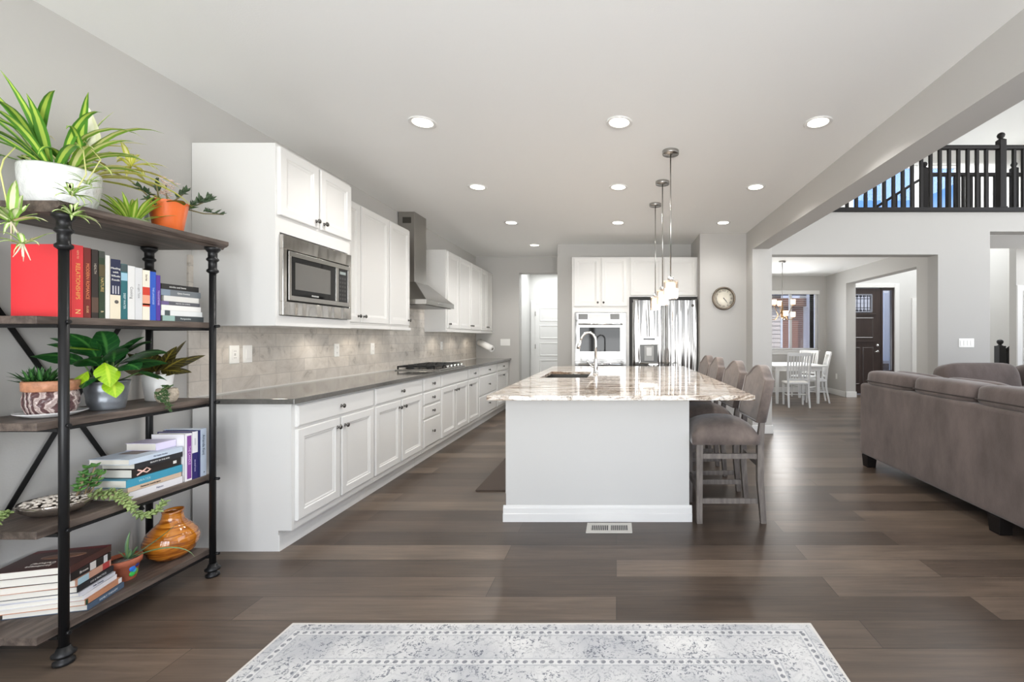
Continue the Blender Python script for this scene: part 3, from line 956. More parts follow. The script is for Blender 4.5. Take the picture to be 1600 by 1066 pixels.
for r in range(6):
    for c in range(3): cp.box(XM + 0.025, XM + 0.0258, 3.285 + c * 0.028, 3.303 + c * 0.028, 1.565 + r * 0.03, 1.58 + r * 0.03)
build(cp, 'buttons', M('panel_buttons', (70, 70, 70), 0.4), t)
build(G().box(XM + 0.025, XM + 0.0258, 3.288, 3.358, 1.752, 1.772), 'display', M('panel_display', (150, 160, 158), 0.3), t)
text('FRIGIDAIRE', 0.014, (XM + 0.0255, 3.02, 1.562), (0, 1, 0), (0, 0, 1), m_white, t)

# ---- hood
t = thing('range_hood', 'stainless steel chimney hood over the gas cooktop', 'hood', (-2.4, 5.4, 1.66))
HX0, HX1, HY0, HY1 = -2.548, -2.10, 4.945, 5.80
g = G().box(HX0, -2.36, 5.24, 5.56, 1.93, CE - 0.001)
build(g, 'chimney', steel('hood_steel', (168, 165, 160), 0.28), t, bevel=0.002)
g = G().add([(HX0, HY0, 1.715), (HX1, HY0, 1.715), (HX1, HY1, 1.715), (HX0, HY1, 1.715), (HX0, 5.22, 1.94), (-2.34, 5.22, 1.94), (-2.34, 5.58, 1.94), (HX0, 5.58, 1.94)],
            [(0, 3, 2, 1), (4, 5, 6, 7), (0, 1, 5, 4), (1, 2, 6, 5), (2, 3, 7, 6), (3, 0, 4, 7)])
build(g, 'canopy', m_steel, t)
build(G().box(HX0, HX1, HY0, HY1, 1.66, 1.715), 'rim', m_steel, t, bevel=0.002)
build(G().box(HX0 + 0.03, HX1 - 0.03, HY0 + 0.03, HY1 - 0.03, 1.654, 1.66), 'filter', m_dsteel, t)
bg = G()
for i in range(4): bg.lathe([(0, 0), (0.008, 0), (0.008, 0.004), (0, 0.004)], (HX1, 5.30 + i * 0.045, 1.69), 10, axis='x')
build(bg, 'buttons', m_chrome, t)
build(G().box(-2.50, -2.40, 5.2385, 5.24, 2.63, 2.70), 'vent_grille', m_dsteel, t)

# ---- cooktop
t = thing('gas_cooktop', 'black and steel gas cooktop set into the grey worktop', 'cooktop', (-2.2, 5.41, 0.921))
build(G().box(-2.47, -1.965, 4.99, 5.83, 0.9212, 0.934), 'tray', m_steel, t, bevel=0.004)
gr = G()
for j in range(3):
    ya = 5.005 + j * 0.272
    yb = ya + 0.262
    for q in (ya, yb - 0.014, (ya + yb) / 2 - 0.007): gr.box(-2.45, -2.03, q, q + 0.014, 0.955, 0.972)
    for q in (-2.45, -2.345, -2.24, -2.135, -2.044): gr.box(q, q + 0.014, ya, yb, 0.955, 0.972)
    for qx in (-2.45, -2.044):
        for qy in (ya, yb - 0.014): gr.box(qx, qx + 0.014, qy, qy + 0.014, 0.934, 0.956)
build(gr, 'grate', m_iron, t, bevel=0.002, seg=1)
bg = G()
for (q, yq, r) in ((-2.36, 5.13, 0.045), (-2.13, 5.13, 0.04), (-2.25, 5.41, 0.055), (-2.36, 5.68, 0.045), (-2.15, 5.66, 0.036)):
    bg.lathe([(0, 0.934), (r, 0.934), (r, 0.944), (r * 0.7, 0.946), (r * 0.7, 0.953), (0, 0.954)], (q, yq, 0), 18)
build(bg, 'burner', m_iron, t)
for i in range(5):
    build(G().lathe([(0, 0.934), (0.021, 0.934), (0.02, 0.946), (0.017, 0.964), (0, 0.965)], (-1.998, 5.30 + i * 0.115, 0), 16), 'control_knob', m_chrome, t)

# ---- sockets and switches
def plate(name, label, cat, c, axis, w, h, kind, group=None):
    cx, cy, cz = c
    if axis == 'x':
        g = G().box(cx, cx + 0.006, cy - w / 2, cy + w / 2, cz - h / 2, cz + h / 2)
    elif axis == '-x':
        g = G().box(cx - 0.006, cx, cy - w / 2, cy + w / 2, cz - h / 2, cz + h / 2)
    else:
        g = G().box(cx - w / 2, cx + w / 2, cy - 0.006, cy, cz - h / 2, cz + h / 2)
    o = build(g, name, m_white, None, bevel=0.0025)
    tag(o, label, cat, group)
    s = G()
    def bx(a, b, da, db, out, mat_g):
        if axis == 'x': mat_g.box(cx + 0.006, cx + 0.006 + out, cy + a - da, cy + a + da, cz + b - db, cz + b + db)
        elif axis == '-x': mat_g.box(cx - 0.006 - out, cx - 0.006, cy + a - da, cy + a + da, cz + b - db, cz + b + db)
        else: mat_g.box(cx + a - da, cx + a + da, cy - 0.006 - out, cy - 0.006, cz + b - db, cz + b + db)
    if kind == 'socket':
        for b in (-0.024, 0.024): bx(0, b, 0.017, 0.016, 0.003, s)
        build(s, 'socket_face', m_white, o, bevel=0.001)
        s = G()
        for b in (-0.022, 0.028):
            for a in (-0.006, 0.006): bx(a, b, 0.0012, 0.005, 0.0034, s)
            bx(0, b - 0.011, 0.002, 0.002, 0.0034, s)
        build(s, 'slots', m_outline, o)
    elif kind == 'gfci':
        bx(0, 0, 0.018, 0.035, 0.003, s); build(s, 'socket_face', m_white, o, bevel=0.001)
        s = G()
        for b in (-0.022, 0.022):
            for a in (-0.006, 0.006): bx(a, b, 0.0012, 0.005, 0.0034, s)
        bx(0, 0.004, 0.006, 0.002, 0.0036, s); bx(0, -0.004, 0.006, 0.002, 0.0036, s)
        build(s, 'slots', m_outline, o)
    else:
        n = kind
        for i in range(n):
            bx((i - (n - 1) / 2) * 0.046, 0, 0.0165, 0.033, 0.004, s)
        build(s, 'rocker', m_white, o, bevel=0.0015)
    return o


GB = 'white plates on the marble backsplash'
plate('wall_socket', 'white socket plate nearest the bookshelf on the marble backsplash', 'socket', (-2.549, 2.985, 1.173), 'x', 0.077, 0.122, 'gfci', GB)
plate('wall_switch', 'white switch plate second from the bookshelf on the backsplash', 'switch', (-2.549, 3.093, 1.173), 'x', 0.074, 0.120, 1, GB)
plate('wall_socket', 'white socket plate under the two-door wall cabinet beside the microwave', 'socket', (-2.549, 4.08, 1.173), 'x', 0.072, 0.118, 'socket', GB)
plate('wall_socket', 'white socket plate just before the gas cooktop', 'socket', (-2.549, 4.68, 1.173), 'x', 0.072, 0.118, 'socket', GB)
plate('wall_socket', 'white socket plate past the cooktop, low on the far backsplash', 'socket', (-2.549, 6.53, 1.173), 'x', 0.072, 0.118, 'socket', GB)
plate('wall_switch', 'white triple switch plate on the end wall beside the doorway', 'switch', (-2.02, 8.15, 1.21), 'y', 0.175, 0.122, 3)
plate('wall_switch', 'white four-rocker switch plate on the wall above the sofa', 'switch', (4.71, 6.03, 1.22), 'y', 0.205, 0.118, 4)
plate('wall_socket', 'white socket plate low on the dining room wall behind the white chairs', 'socket', (5.0, 10.17, 0.42), '-x', 0.072, 0.118, 'socket')

# ---- paper towel
t = thing('paper_towel_roll', 'white paper towel roll on a holder in the far worktop corner', 'paper towel', (-2.33, 7.98, 1.14))
ca, cb_ = Vector((-2.47, 8.06, 1.215)), Vector((-2.20, 7.96, 1.09))
build(G().tube([ca, cb_], 0.058, 24), 'paper', M('paper_white', (244, 243, 240), 0.9), t)
dv = (cb_ - ca).normalized()
build(G().tube([cb_, cb_ + dv * 0.003], 0.02, 14), 'core', M('card_core', (120, 108, 96), 0.9), t)
build(G().tube([ca - dv * 0.02, ca - dv * 0.03 + Vector((0, 0.02, 0)), Vector((-2.50, 8.148, 1.235))], 0.006, 8).lathe([(0, 0), (0.025, 0), (0.025, 0.006), (0, 0.006)], (-2.50, 8.1485, 1.235), 14, axis='y', rot=Matrix.Rotation(PI, 3, 'X')), 'holder', m_chrome, t)

# ================================================================== OVEN TOWER AND FRIDGE
FO = Face('-y', 6.50)
t = thing('oven_cabinet', 'tall white cabinet around the wall oven', 'cabinet', (-0.23, 6.8, 0))
g = (G().box(-0.643, -0.60, 6.50, 7.068, 0.1, 2.46).box(0.145, 0.187, 6.50, 7.068, 0.1, 2.46).box(-0.60, 0.145, 6.50, 7.068, 1.66, 2.46)
     .box(-0.60, 0.145, 6.50, 7.068, 0.1, 0.40).box(-0.60, 0.145, 6.95, 7.068, 0.40, 1.66))
build(g, 'body', m_cab, t)
build(G().box(-0.643, 0.187, 6.56, 7.068, 0.0, 0.1), 'kickboard', m_trim, t)
door(FO, -0.614, -0.238, 1.745, 2.448, t, (-0.268, 1.80)); door(FO, -0.214, 0.160, 1.745, 2.448, t, (-0.184, 1.80))
drawer(FO, -0.60, 0.145, 0.14, 0.38, t)
t = thing('double_wall_oven', 'stainless steel double wall oven in the tall white cabinet', 'oven', (-0.23, 6.7, 0.4))
m_stc = steel('oven_steel', (146, 145, 143), 0.2, wave=0.3, stretch=(4, 1, 1.5), scale=1.6)
build(G().box(-0.598, 0.143, 6.49, 6.94, 0.405, 1.655), 'body', m_stc, t)
p = build(G().box(-0.598, 0.143, 6.462, 6.49, 1.54, 1.652), 'control_panel', m_stc, t, bevel=0.003)
build(G().box(-0.548, -0.41, 6.4605, 6.462, 1.555, 1.635).box(-0.09, 0.045, 6.4605, 6.462, 1.555, 1.635), 'key_pad', M('grey_key_pad', (96, 95, 92), 0.25), p)
build(G().box(-0.40, -0.10, 6.4605, 6.462, 1.56, 1.63), 'display', M('silver_display', (205, 205, 203), 0.2), p)


def oven_door(z0, z1):
    d = build(G().box(-0.596, 0.141, 6.455, 6.49, z0, z1), 'door', m_stc, t, bevel=0.004)
    zt = z1 - 0.09
    build(G().box(-0.53, 0.055, 6.4535, 6.455, z0 + 0.12, zt), 'window', m_ovglass, d)
    hb = G().tube([(-0.545, 6.41, z1 - 0.045), (0.09, 6.41, z1 - 0.045)], 0.013, 12)
    for q in (-0.52, 0.065): hb.tube([(q, 6.41, z1 - 0.045), (q, 6.456, z1 - 0.045)], 0.009, 8)
    build(hb, 'handle', m_chrome, d)


oven_door(0.972, 1.53); oven_door(0.412, 0.955)

t = thing('fridge_surround', 'white cabinet bridging over the steel fridge', 'cabinet', (0.68, 6.8, 1.89))
build(G().box(0.189, 1.178, 6.50, 7.068, 1.885, 2.46), 'body', m_cab, t)
door(FO, 0.205, 0.675, 1.905, 2.448, t); door(FO, 0.693, 1.163, 1.905, 2.448, t)

t = thing('refrigerator', 'stainless steel double-door refrigerator with a water dispenser', 'refrigerator', (0.70, 6.75, 0))
build(G().box(0.232, 1.168, 6.50, 7.06, 0.02, 1.80), 'body', m_dsteel, t)
YF = 6.43
def fdoor(x0, x1, z0, z1, name='door'):
    g = G()
    n = 14
    prof = []
    for i in range(n + 1):
        f = i / n
        x = x0 + (x1 - x0) * f
        prof.append((x, YF - 0.012 * math.sin(PI * f) ** 0.5))
    prof = [(x0, 6.495)] + prof + [(x1, 6.495)]
    g.prism(prof, 'z', z0, z1)
    return build(g, name, m_steelw, t)
dl = fdoor(0.241, 0.696, 0.77, 1.828); dr = fdoor(0.708, 1.160, 0.77, 1.828)
fdoor(0.241, 1.160, 0.40, 0.755, 'freezer_drawer'); fdoor(0.241, 1.160, 0.06, 0.388, 'freezer_drawer')
build(G().box(0.655, 0.694, 6.412, 6.418, 0.80, 1.80), 'pull', m_chrome, dl, bevel=0.003)
build(G().box(0.710, 0.749, 6.412, 6.418, 0.80, 1.80), 'pull', m_chrome, dr, bevel=0.003)
dg = build(G().box(0.335, 0.60, 6.408, 6.42, 1.19, 1.31), 'dispenser_panel', m_steel, dl, bevel=0.004)
build(G().box(0.345, 0.59, 6.405, 6.42, 0.94, 1.19), 'dispenser_recess', M('dispenser_grey', (84, 84, 82), 0.3), dl)
build(G().box(0.40, 0.535, 6.4, 6.405, 0.96, 1.175), 'dispenser_back', M('dispenser_silver', (150, 150, 147), 0.3), dl, bevel=0.002)
build(G().box(0.43, 0.505, 6.392, 6.4, 1.03, 1.15), 'paddle', M('paddle_pale', (205, 205, 202), 0.3), dl, bevel=0.004)
build(G().box(0.335, 0.60, 6.375, 6.42, 0.90, 0.94), 'drip_tray', m_chrome, dl, bevel=0.006)
build(G().box(0.385, 0.55, 6.406, 6.408, 1.255, 1.285), 'display', M('dark_display', (60, 62, 64), 0.2), dl)
e_ = build(G().lathe([(0, 0), (0.02, 0), (0.02, 0.004), (0.017, 0.005), (0, 0.005)], (1.095, 6.4235, 1.752), 20, axis='y', rot=Matrix.Rotation(PI, 3, 'X')), 'emblem', m_dsteel, dr)
hg = G()
for q in (0.241, 1.09): hg.box(q, q + 0.07, 6.44, 6.52, 1.828, 1.845)
build(hg, 'hinge_cover', m_dsteel, t)
# dark filler painted as the shaded gap around the fridge
build(G().box(0.189, 0.2315, 6.56, 7.06, 0.0, 1.884).box(1.1685, 1.178, 6.56, 7.06, 0.0, 1.884).box(0.2315, 1.1685, 6.56, 7.06, 1.81, 1.884), 'gap_shade', M('dark_gap_shade', (58, 57, 55), 0.6), t)

# ================================================================== WALL CLOCK
t = thing('wall_clock', 'round cream-faced wall clock with roman numerals and a bronze rim', 'clock', (1.513, 6.318, 1.84))
CX, CZ, CR = 1.513, 1.843, 0.163
rr = Matrix.Rotation(PI, 3, 'X')
build(G().lathe([(CR - 0.028, 0.0), (CR, 0.0), (CR + 0.002, 0.015), (CR - 0.004, 0.032), (CR - 0.014, 0.036), (CR - 0.024, 0.028), (CR - 0.028, 0.012)], (CX, 6.318, CZ), 48, axis='y', rot=rr, cap=False), 'rim', steel('bronze_rim', (128, 117, 104), 0.35), t)
build(G().lathe([(0, 0), (CR - 0.02, 0), (CR - 0.02, 0.012), (0, 0.012)], (CX, 6.318, CZ), 40, axis='y', rot=rr), 'face', M('clock_face_cream', (242, 235, 218), 0.5), t)
m_ink = M('clock_ink', (96, 86, 74), 0.6)
NUM = ['XII', 'I', 'II', 'III', 'IIII', 'V', 'VI', 'VII', 'VIII', 'IX', 'X', 'XI']
for i, s_ in enumerate(NUM):
    a = 2 * PI * i / 12
    up = Vector((math.sin(a), 0, math.cos(a)))
    ri = Vector((math.cos(a), 0, -math.sin(a)))
    text(s_, 0.040, Vector((CX, 6.3055, CZ)) + up * 0.107, ri, up, m_ink, t, 'numeral')
for (ang, ln, w) in ((138, 0.058, 0.006), (142, 0.088, 0.004)):
    a = math.radians(ang)
    up = Vector((math.sin(a), 0, math.cos(a))); ri = Vector((math.cos(a), 0, -math.sin(a)))
    c = Vector((CX, 6.304, CZ))
    q = [c - ri * w - up * 0.012, c + ri * w - up * 0.012, c + ri * w * 0.4 + up * ln, c - ri * w * 0.4 + up * ln]
    build(G().add([p_ for p_ in q] + [p_ + Vector((0, -0.002, 0)) for p_ in q], [(0, 1, 2, 3), (4, 7, 6, 5), (0, 4, 5, 1), (1, 5, 6, 2), (2, 6, 7, 3), (3, 7, 4, 0)]), 'hand', m_black, t)
build(G().lathe([(0, 0), (CR - 0.026, 0), (CR - 0.026, 0.002), (0, 0.002)], (CX, 6.292, CZ), 40, axis='y', rot=rr), 'glass', glass_mat('clock_glass', (1, 1, 1, 1), 0.93), t)

# ================================================================== ISLAND
IX0, IX1, IY0, IY1 = -0.773, 0.511, 3.14, 5.72
t = thing('kitchen_island', 'pale grey panelled kitchen island with a tall white plinth', 'island', (-0.13, 4.4, 0))
# hollow carcass: the sink hangs inside it
g = (G().box(IX0, IX1, IY0, IY0 + 0.04, 0, 0.886).box(IX0, IX1, IY1 - 0.04, IY1, 0, 0.886)
     .box(IX0, IX0 + 0.04, IY0 + 0.04, IY1 - 0.04, 0.1, 0.886).box(IX1 - 0.04, IX1, IY0 + 0.04, IY1 - 0.04, 0, 0.886))
build(g, 'body', m_island, t)
pp = [(0, 0), (0.0, 0.018), (0.055, 0.018), (0.06, 0.013), (0.09, 0.013), (0.097, 0.006), (0.108, 0.006), (0.113, 0.0)]
def plinth(g, a, b, x_or_y, sgn, horiz):
    prof = [(0, 0), (0, 0.018 * sgn), (0.055, 0.018 * sgn), (0.06, 0.012 * sgn), (0.092, 0.012 * sgn), (0.1, 0.006 * sgn), (0.112, 0.004 * sgn), (0.112, 0)]
    if horiz: g.prism([(x_or_y + d, z) for (z, d) in prof], 'x', a, b)
    else: g.prism([(x_or_y + d, z) for (z, d) in prof], 'y', a, b)
g = G()
plinth(g, IX0 - 0.018, IX1 + 0.018, IY0, -1, True); plinth(g, IY0, IY1, IX1, 1, False); plinth(g, IX0 - 0.018, IX1 + 0.018, IY1, 1, True)
build(g, 'plinth', m_trim, t)
FI = Face('-x', IX0)
for (a0, a1) in ((3.2, 3.65), (3.67, 4.12), (4.14, 4.58), (4.6, 5.04), (5.06, 5.66)):
    door(FI, a0, a1, 0.17, 0.87, t, (a1 - 0.04, 0.8))
# granite top with the cut-out of the sink
SX0, SX1, SY0, SY1 = -0.71, -0.27, 4.13, 4.90
TX0, TX1, TY0, TY1, TZ0, TZ1 = -0.823, 0.88, 2.837, 5.85, 0.887, 0.918
g = G()
xs = [TX0, SX0, SX1, TX1]; ys = [TY0, SY0, SY1, TY1]
for zz in (TZ0, TZ1):
    for y_ in ys:
        for x_ in xs: g.v.append(Vector((x_, y_, zz)))
def q4(i, j, k): return k * 16 + j * 4 + i
for k in (0, 1):
    for j in range(3):
        for i in range(3):
            if i == 1 and j == 1: continue
            g.f.append([q4(i, j, k), q4(i + 1, j, k), q4(i + 1, j + 1, k), q4(i, j + 1, k)]); g.sm.append(False)
for i in range(3):
    for j in (0, 3): g.f.append([q4(i, j, 0), q4(i + 1, j, 0), q4(i + 1, j, 1), q4(i, j, 1)]); g.sm.append(False)
    for ii in (0, 3): g.f.append([q4(ii, i, 0), q4(ii, i + 1, 0), q4(ii, i + 1, 1), q4(ii, i, 1)]); g.sm.append(False)
for (a, b_) in (((1, 1), (2, 1)), ((2, 1), (2, 2)), ((2, 2), (1, 2)), ((1, 2), (1, 1))):
    g.f.append([q4(*a, 0), q4(*b_, 0), q4(*b_, 1), q4(*a, 1)]); g.sm.append(False)
o = build(g, 'granite_countertop', m_granite, bevel=0.003)
tag(o, 'polished white and brown granite countertop on the kitchen island', 'countertop')
t = thing('sink', 'undermount steel sink sunk into the granite countertop', 'sink', (-0.49, 4.5, 0.7))
s0 = 0.012
g = (G().box(SX0 - s0, SX0, SY0 - s0, SY1 + s0, 0.69, 0.886).box(SX1, SX1 + s0, SY0 - s0, SY1 + s0, 0.69, 0.886)
     .box(SX0, SX1, SY0 - s0, SY0, 0.69, 0.886).box(SX0, SX1, SY1, SY1 + s0, 0.69, 0.886).box(SX0 - s0, SX1 + s0, SY0 - s0, SY1 + s0, 0.68, 0.69))
build(g, 'basin', m_dsteel, t)
build(G().lathe([(0, 0.691), (0.045, 0.691), (0.04, 0.695), (0, 0.693)], (-0.49, 4.52, 0), 18), 'drain', m_chrome, t)

# faucet
t = thing('faucet', 'tall chrome gooseneck faucet beside the island sink', 'faucet', (-0.21, 4.6, 0.918))
fx, fy = -0.212, 4.60
build(G().lathe([(0, 0.918), (0.03, 0.918), (0.03, 0.924), (0.024, 0.93), (0.022, 0.96), (0.024, 0.985), (0.019, 1.02), (0.0155, 1.06), (0.0155, 1.08)], (fx, fy, 0), 18), 'body', m_chrome, t)
pts = [(fx, fy, 1.06), (fx, fy, 1.20)]
R_ = 0.075
for i in range(0, 11):
    a = PI * i / 10 * 0.88
    pts.append((fx - R_ + R_ * math.cos(a), fy, 1.255 + R_ * 1.15 * math.sin(a)))
ex, ez = pts[-1][0], pts[-1][2]
pts.append((ex - 0.012, fy, ez - 0.03))
build(G().tube(pts, 0.0125, 12), 'spout', m_chrome, t)
build(G().tube([(ex - 0.012, fy, ez - 0.03), (ex - 0.03, fy, ez - 0.085), (ex - 0.036, fy, ez - 0.115)], [0.015, 0.019, 0.02], 14), 'spray_head', m_chrome, t)
build(G().tube([(fx - 0.015, fy, 0.985), (fx - 0.05, fy - 0.01, 1.005), (fx - 0.095, fy - 0.02, 1.055)], [0.011, 0.008, 0.006], 10), 'lever', m_chrome, t)

# ================================================================== FLOOR ITEMS
RX0, RX1, RY0, RY1 = -1.445, 0.868, -0.9, 2.0
o = build(G().box(RX0, RX1, RY0, RY1, 0.0, 0.011), 'area_rug', rug_mat((RX0 + RX1) / 2, (RY0 + RY1) / 2, (RX1 - RX0) / 2, (RY1 - RY0) / 2), bevel=0.003)
tag(o, 'pale grey rug with a distressed border pattern on the dark floor', 'rug')
o = build(G().box(-1.18, -0.80, 3.75, 5.1, 0.0, 0.012), 'kitchen_mat', m_mat, bevel=0.004)
tag(o, 'plain brown mat on the floor left of the island', 'mat')
t = thing('floor_register', 'white slotted floor register in front of the island', 'vent', (-0.06, 3.04, 0))
m_reg = M('register_cream', (208, 204, 196), 0.45)
rg = G().box(-0.20, 0.105, 2.945, 2.975, 0, 0.006).box(-0.20, 0.105, 3.065, 3.095, 0, 0.006).box(-0.20, -0.17, 2.975, 3.065, 0, 0.006).box(0.075, 0.105, 2.975, 3.065, 0, 0.006).box(-0.055, -0.04, 2.975, 3.065, 0, 0.006)
build(rg, 'frame', m_reg, t)
sl = G()
for i in range(9):
    for x0_ in (-0.168, -0.038): sl.box(x0_ + i * 0.0125, x0_ + i * 0.0125 + 0.004, 2.975, 3.065, 0.001, 0.005)
build(sl, 'slats', m_reg, t)
build(G().box(-0.17, 0.075, 2.975, 3.065, 0.0004, 0.001), 'duct', m_black, t)

# ================================================================== CEILING LIGHTS
RL = [(-1.33, 3.075, 'recessed ceiling light nearest the microwave cabinet'), (-1.36, 4.39, 'recessed ceiling light second in the row along the left cabinets'),
      (-1.345, 5.74, 'recessed ceiling light level with the far wall cabinets'), (-1.30, 7.12, 'smallest recessed ceiling light, near the pantry doorway'),
      (0.02, 3.075, 'recessed ceiling light nearest the camera in the centre row'), (0.02, 4.39, 'recessed ceiling light in the centre row, left of the middle pendant canopy'),
      (0.02, 5.74, 'recessed ceiling light in the centre row, nearest the oven'),
      (1.385, 3.075, 'recessed ceiling light nearest the camera beside the beam'), (1.366, 4.39, 'recessed ceiling light midway along the beam'), (1.37, 5.74, 'recessed ceiling light nearest the clock wall')]
root = thing('recessed_light', RL[0][2], 'ceiling light', (0, 0, 0), 0, 'recessed ceiling lights')
build(G().lathe([(0.068, CE - 0.0005), (0.092, CE - 0.0005), (0.092, CE - 0.006), (0.086, CE - 0.010), (0.068, CE - 0.004)], (0, 0, 0), 32, cap=False), 'trim_ring', m_trim, root)
build(G().lathe([(0.0, CE - 0.0015), (0.0685, CE - 0.0015), (0.0685, CE - 0.003), (0, CE - 0.003)], (0, 0, 0), 28), 'lens', m_lens, root)
for i, (lx, ly, lb) in enumerate(RL):
    if i == 0: root.location = (lx, ly, 0)
    else: dup(root, (lx, ly, 0), None, lb)
    point_light('downlight_beam', (lx, ly, CE - 0.03), 24 if ly < 5 else ((12 if lx > 1 else 16) if lx > -1 else (30 if ly < 7 else 36)), 0.06, (1, 0.975, 0.945), spot=2.45)

PD = [(0.43, 3.55, 'pendant light over the island nearest the camera'), (0.437, 4.24, 'middle pendant light of the three over the island'), (0.43, 4.94, 'pendant light over the island nearest the fridge')]
root = thing('pendant_light', PD[0][2], 'pendant light', (0, 0, 0), 0, 'pendant lights over the island')
build(G().lathe([(0.0, CE - 0.028), (0.064, CE - 0.028), (0.066, CE - 0.022), (0.066, CE - 0.004), (0.066, CE - 0.001)], (0, 0, 0), 32), 'canopy', m_steel, root)
build(G().tube([(0, 0, CE - 0.028), (0, 0, 1.775)], 0.005, 10), 'rod', m_steel, root)
build(G().lathe([(0, 1.735), (0.026, 1.735), (0.026, 1.76), (0.012, 1.772), (0, 1.776)], (0, 0, 0), 20), 'socket_cap', m_chrome, root)
hw = 0.053
sh = G()
for (a, b_, c_, d_) in ((-hw, hw, -hw, -hw + 0.004), (-hw, hw, hw - 0.004, hw), (-hw, -hw + 0.004, -hw + 0.004, hw - 0.004), (hw - 0.004, hw, -hw + 0.004, hw - 0.004)):
    sh.box(a, b_, c_, d_, 1.596, 1.725)
sh.box(-hw, hw, -hw, hw, 1.725, 1.735)
build(sh, 'glass_shade', glass_mat('blush_clear_glass', (0.97, 0.92, 0.87, 1), 0.82), root)
build(G().lathe([(0.036, 1.612), (0.040, 1.612), (0.040, 1.715), (0.028, 1.724), (0, 1.724)], (0, 0, 0), 24, cap=False), 'frosted_shade', m_frost, root)
build(G().lathe([(0.0, 1.612), (0.036, 1.612), (0.036, 1.66), (0, 1.66)], (0, 0, 0), 20), 'lit_core', m_bulbw, root)
for i, (lx, ly, lb) in enumerate(PD):
    if i == 0: root.location = (lx, ly, 0)
    else: dup(root, (lx, ly, 0), None, lb)
    point_light('pendant_glow', (lx, ly, 1.57), 2, 0.04, (1, 0.86, 0.7))

# ================================================================== BAR STOOLS (facing the island, -x)
root = thing('bar_stool', 'taupe velvet bar stool nearest the camera at the island', 'bar stool', (0, 0, 0), 0, 'bar stools along the island')
g = G()
n = 10
# seat: domed cushion with straight skirts
sx0, sx1, sy = -0.265, 0.20, 0.232
rows = []
def seat_pt(i, j, nx=14, ny=14):
    u, v = i / nx * 2 - 1, j / ny * 2 - 1
    d = 1 - max(abs(u), abs(v)) ** 2.6
    z = 0.615 + 0.10 * (max(0, 1 - abs(u) ** 2.4) * max(0, 1 - abs(v) ** 2.6)) ** 0.55
    return Vector(((sx0 + sx1) / 2 + u * (sx1 - sx0) / 2, v * sy, z))
b0 = 0
for i in range(15):
    for j in range(15): g.v.append(seat_pt(i, j))
for i in range(14):
    for j in range(14):
        g.f.append([i * 15 + j, (i + 1) * 15 + j, (i + 1) * 15 + j + 1, i * 15 + j + 1]); g.sm.append(True)
ring = [(i, 0) for i in range(15)] + [(14, j) for j in range(1, 15)] + [(i, 14) for i in range(13, -1, -1)] + [(0, j) for j in range(13, 0, -1)]
m0 = len(g.v)
for (i, j) in ring:
    p = seat_pt(i, j); g.v.append(Vector((p.x, p.y, 0.548)))
for k in range(len(ring)):
    a, c = ring[k], ring[(k + 1) % len(ring)]
    g.f.append([a[0] * 15 + a[1], c[0] * 15 + c[1], m0 + (k + 1) % len(ring), m0 + k]); g.sm.append(True)
g.f.append([m0 + k for k in range(len(ring))]); g.sm.append(False)
build(g, 'seat', m_velvet, root, bevel=0.0)
# legs
def leg(pts, w):
    g = G()
    vs = []
    for (x, y, z), ww in zip(pts, w):
        for (a, c) in ((-1, -1), (1, -1), (1, 1), (-1, 1)): vs.append((x + a * ww / 2, y + c * ww / 2, z))
    fs = [(3, 2, 1, 0)]
    for k in range(len(pts) - 1):
        for j in range(4): fs.append((k * 4 + j, k * 4 + (j + 1) % 4, (k + 1) * 4 + (j + 1) % 4, (k + 1) * 4 + j))
    q = (len(pts) - 1) * 4
    fs.append((q, q + 1, q + 2, q + 3))
    g.add(vs, fs)
    return g
for s_ in (-1, 1):
    build(leg([(-0.215, s_ * 0.205, 0), (-0.215, s_ * 0.205, 0.55)], [0.038, 0.045]), 'leg', m_stoolwood, root, bevel=0.003)
    build(leg([(0.228, s_ * 0.205, 0), (0.205, s_ * 0.205, 0.30), (0.205, s_ * 0.205, 0.56), (0.222, s_ * 0.205, 0.74)], [0.038, 0.045, 0.045, 0.034]), 'leg', m_stoolwood, root, bevel=0.003)
for s_ in (-1, 1):
    for z in (0.155, 0.465):
        build(G().box(-0.194, 0.188, s_ * 0.205 - 0.011, s_ * 0.205 + 0.011, z - 0.018, z + 0.018), 'stretcher', m_stoolwood, root, bevel=0.002)
build(G().box(-0.226, -0.204, -0.183, 0.183, 0.20, 0.24), 'footrest', m_stoolwood, root, bevel=0.002)
build(G().box(0.198, 0.22, -0.183, 0.183, 0.38, 0.415), 'stretcher', m_stoolwood, root, bevel=0.002)
# camel-back upholstered back, leaning
hw = 0.235
out = [(-hw, 0.70), (hw, 0.70), (hw + 0.002, 0.99)]
for i in range(0, 21):
    f = i / 20
    y = hw - 2 * hw * f
    a = abs(y) / hw
    if a > 0.74: z = 0.992 + 0.02 * (1 - (a - 0.74) / 0.26)
    elif a > 0.60: z = 1.012 + (0.74 - a) / 0.14 * 0.022
    else: z = 1.034 + 0.052 * math.cos(a / 0.60 * PI / 2)
    out.append((y, z))
out += [(-hw - 0.002, 0.99)]
g = G()
def lean(x, z): return x + (z - 0.70) * 0.21
vs = []
k = len(out)
lay = [(0.182, 0.97), (0.172, 1.0), (0.180, 1.0), (0.232, 1.0), (0.242, 0.97)]
for (x, sc_) in [(0.178, 0.93), (0.168, 0.985), (0.178, 1.0), (0.228, 1.0), (0.240, 0.985), (0.238, 0.93)]:
    for (y, z) in out:
        zz = 0.88 + (z - 0.88) * sc_
        vs.append((lean(x, zz), y * sc_, zz))
fs = []
for r in range(5):
    for j in range(k): fs.append((r * k + j, r * k + (j + 1) % k, (r + 1) * k + (j + 1) % k, (r + 1) * k + j))
g.add(vs, fs, True)
g.add([vs[j] for j in range(k)], [list(range(k))], False)
g.add([vs[5 * k + j] for j in range(k)], [list(range(k))], False)
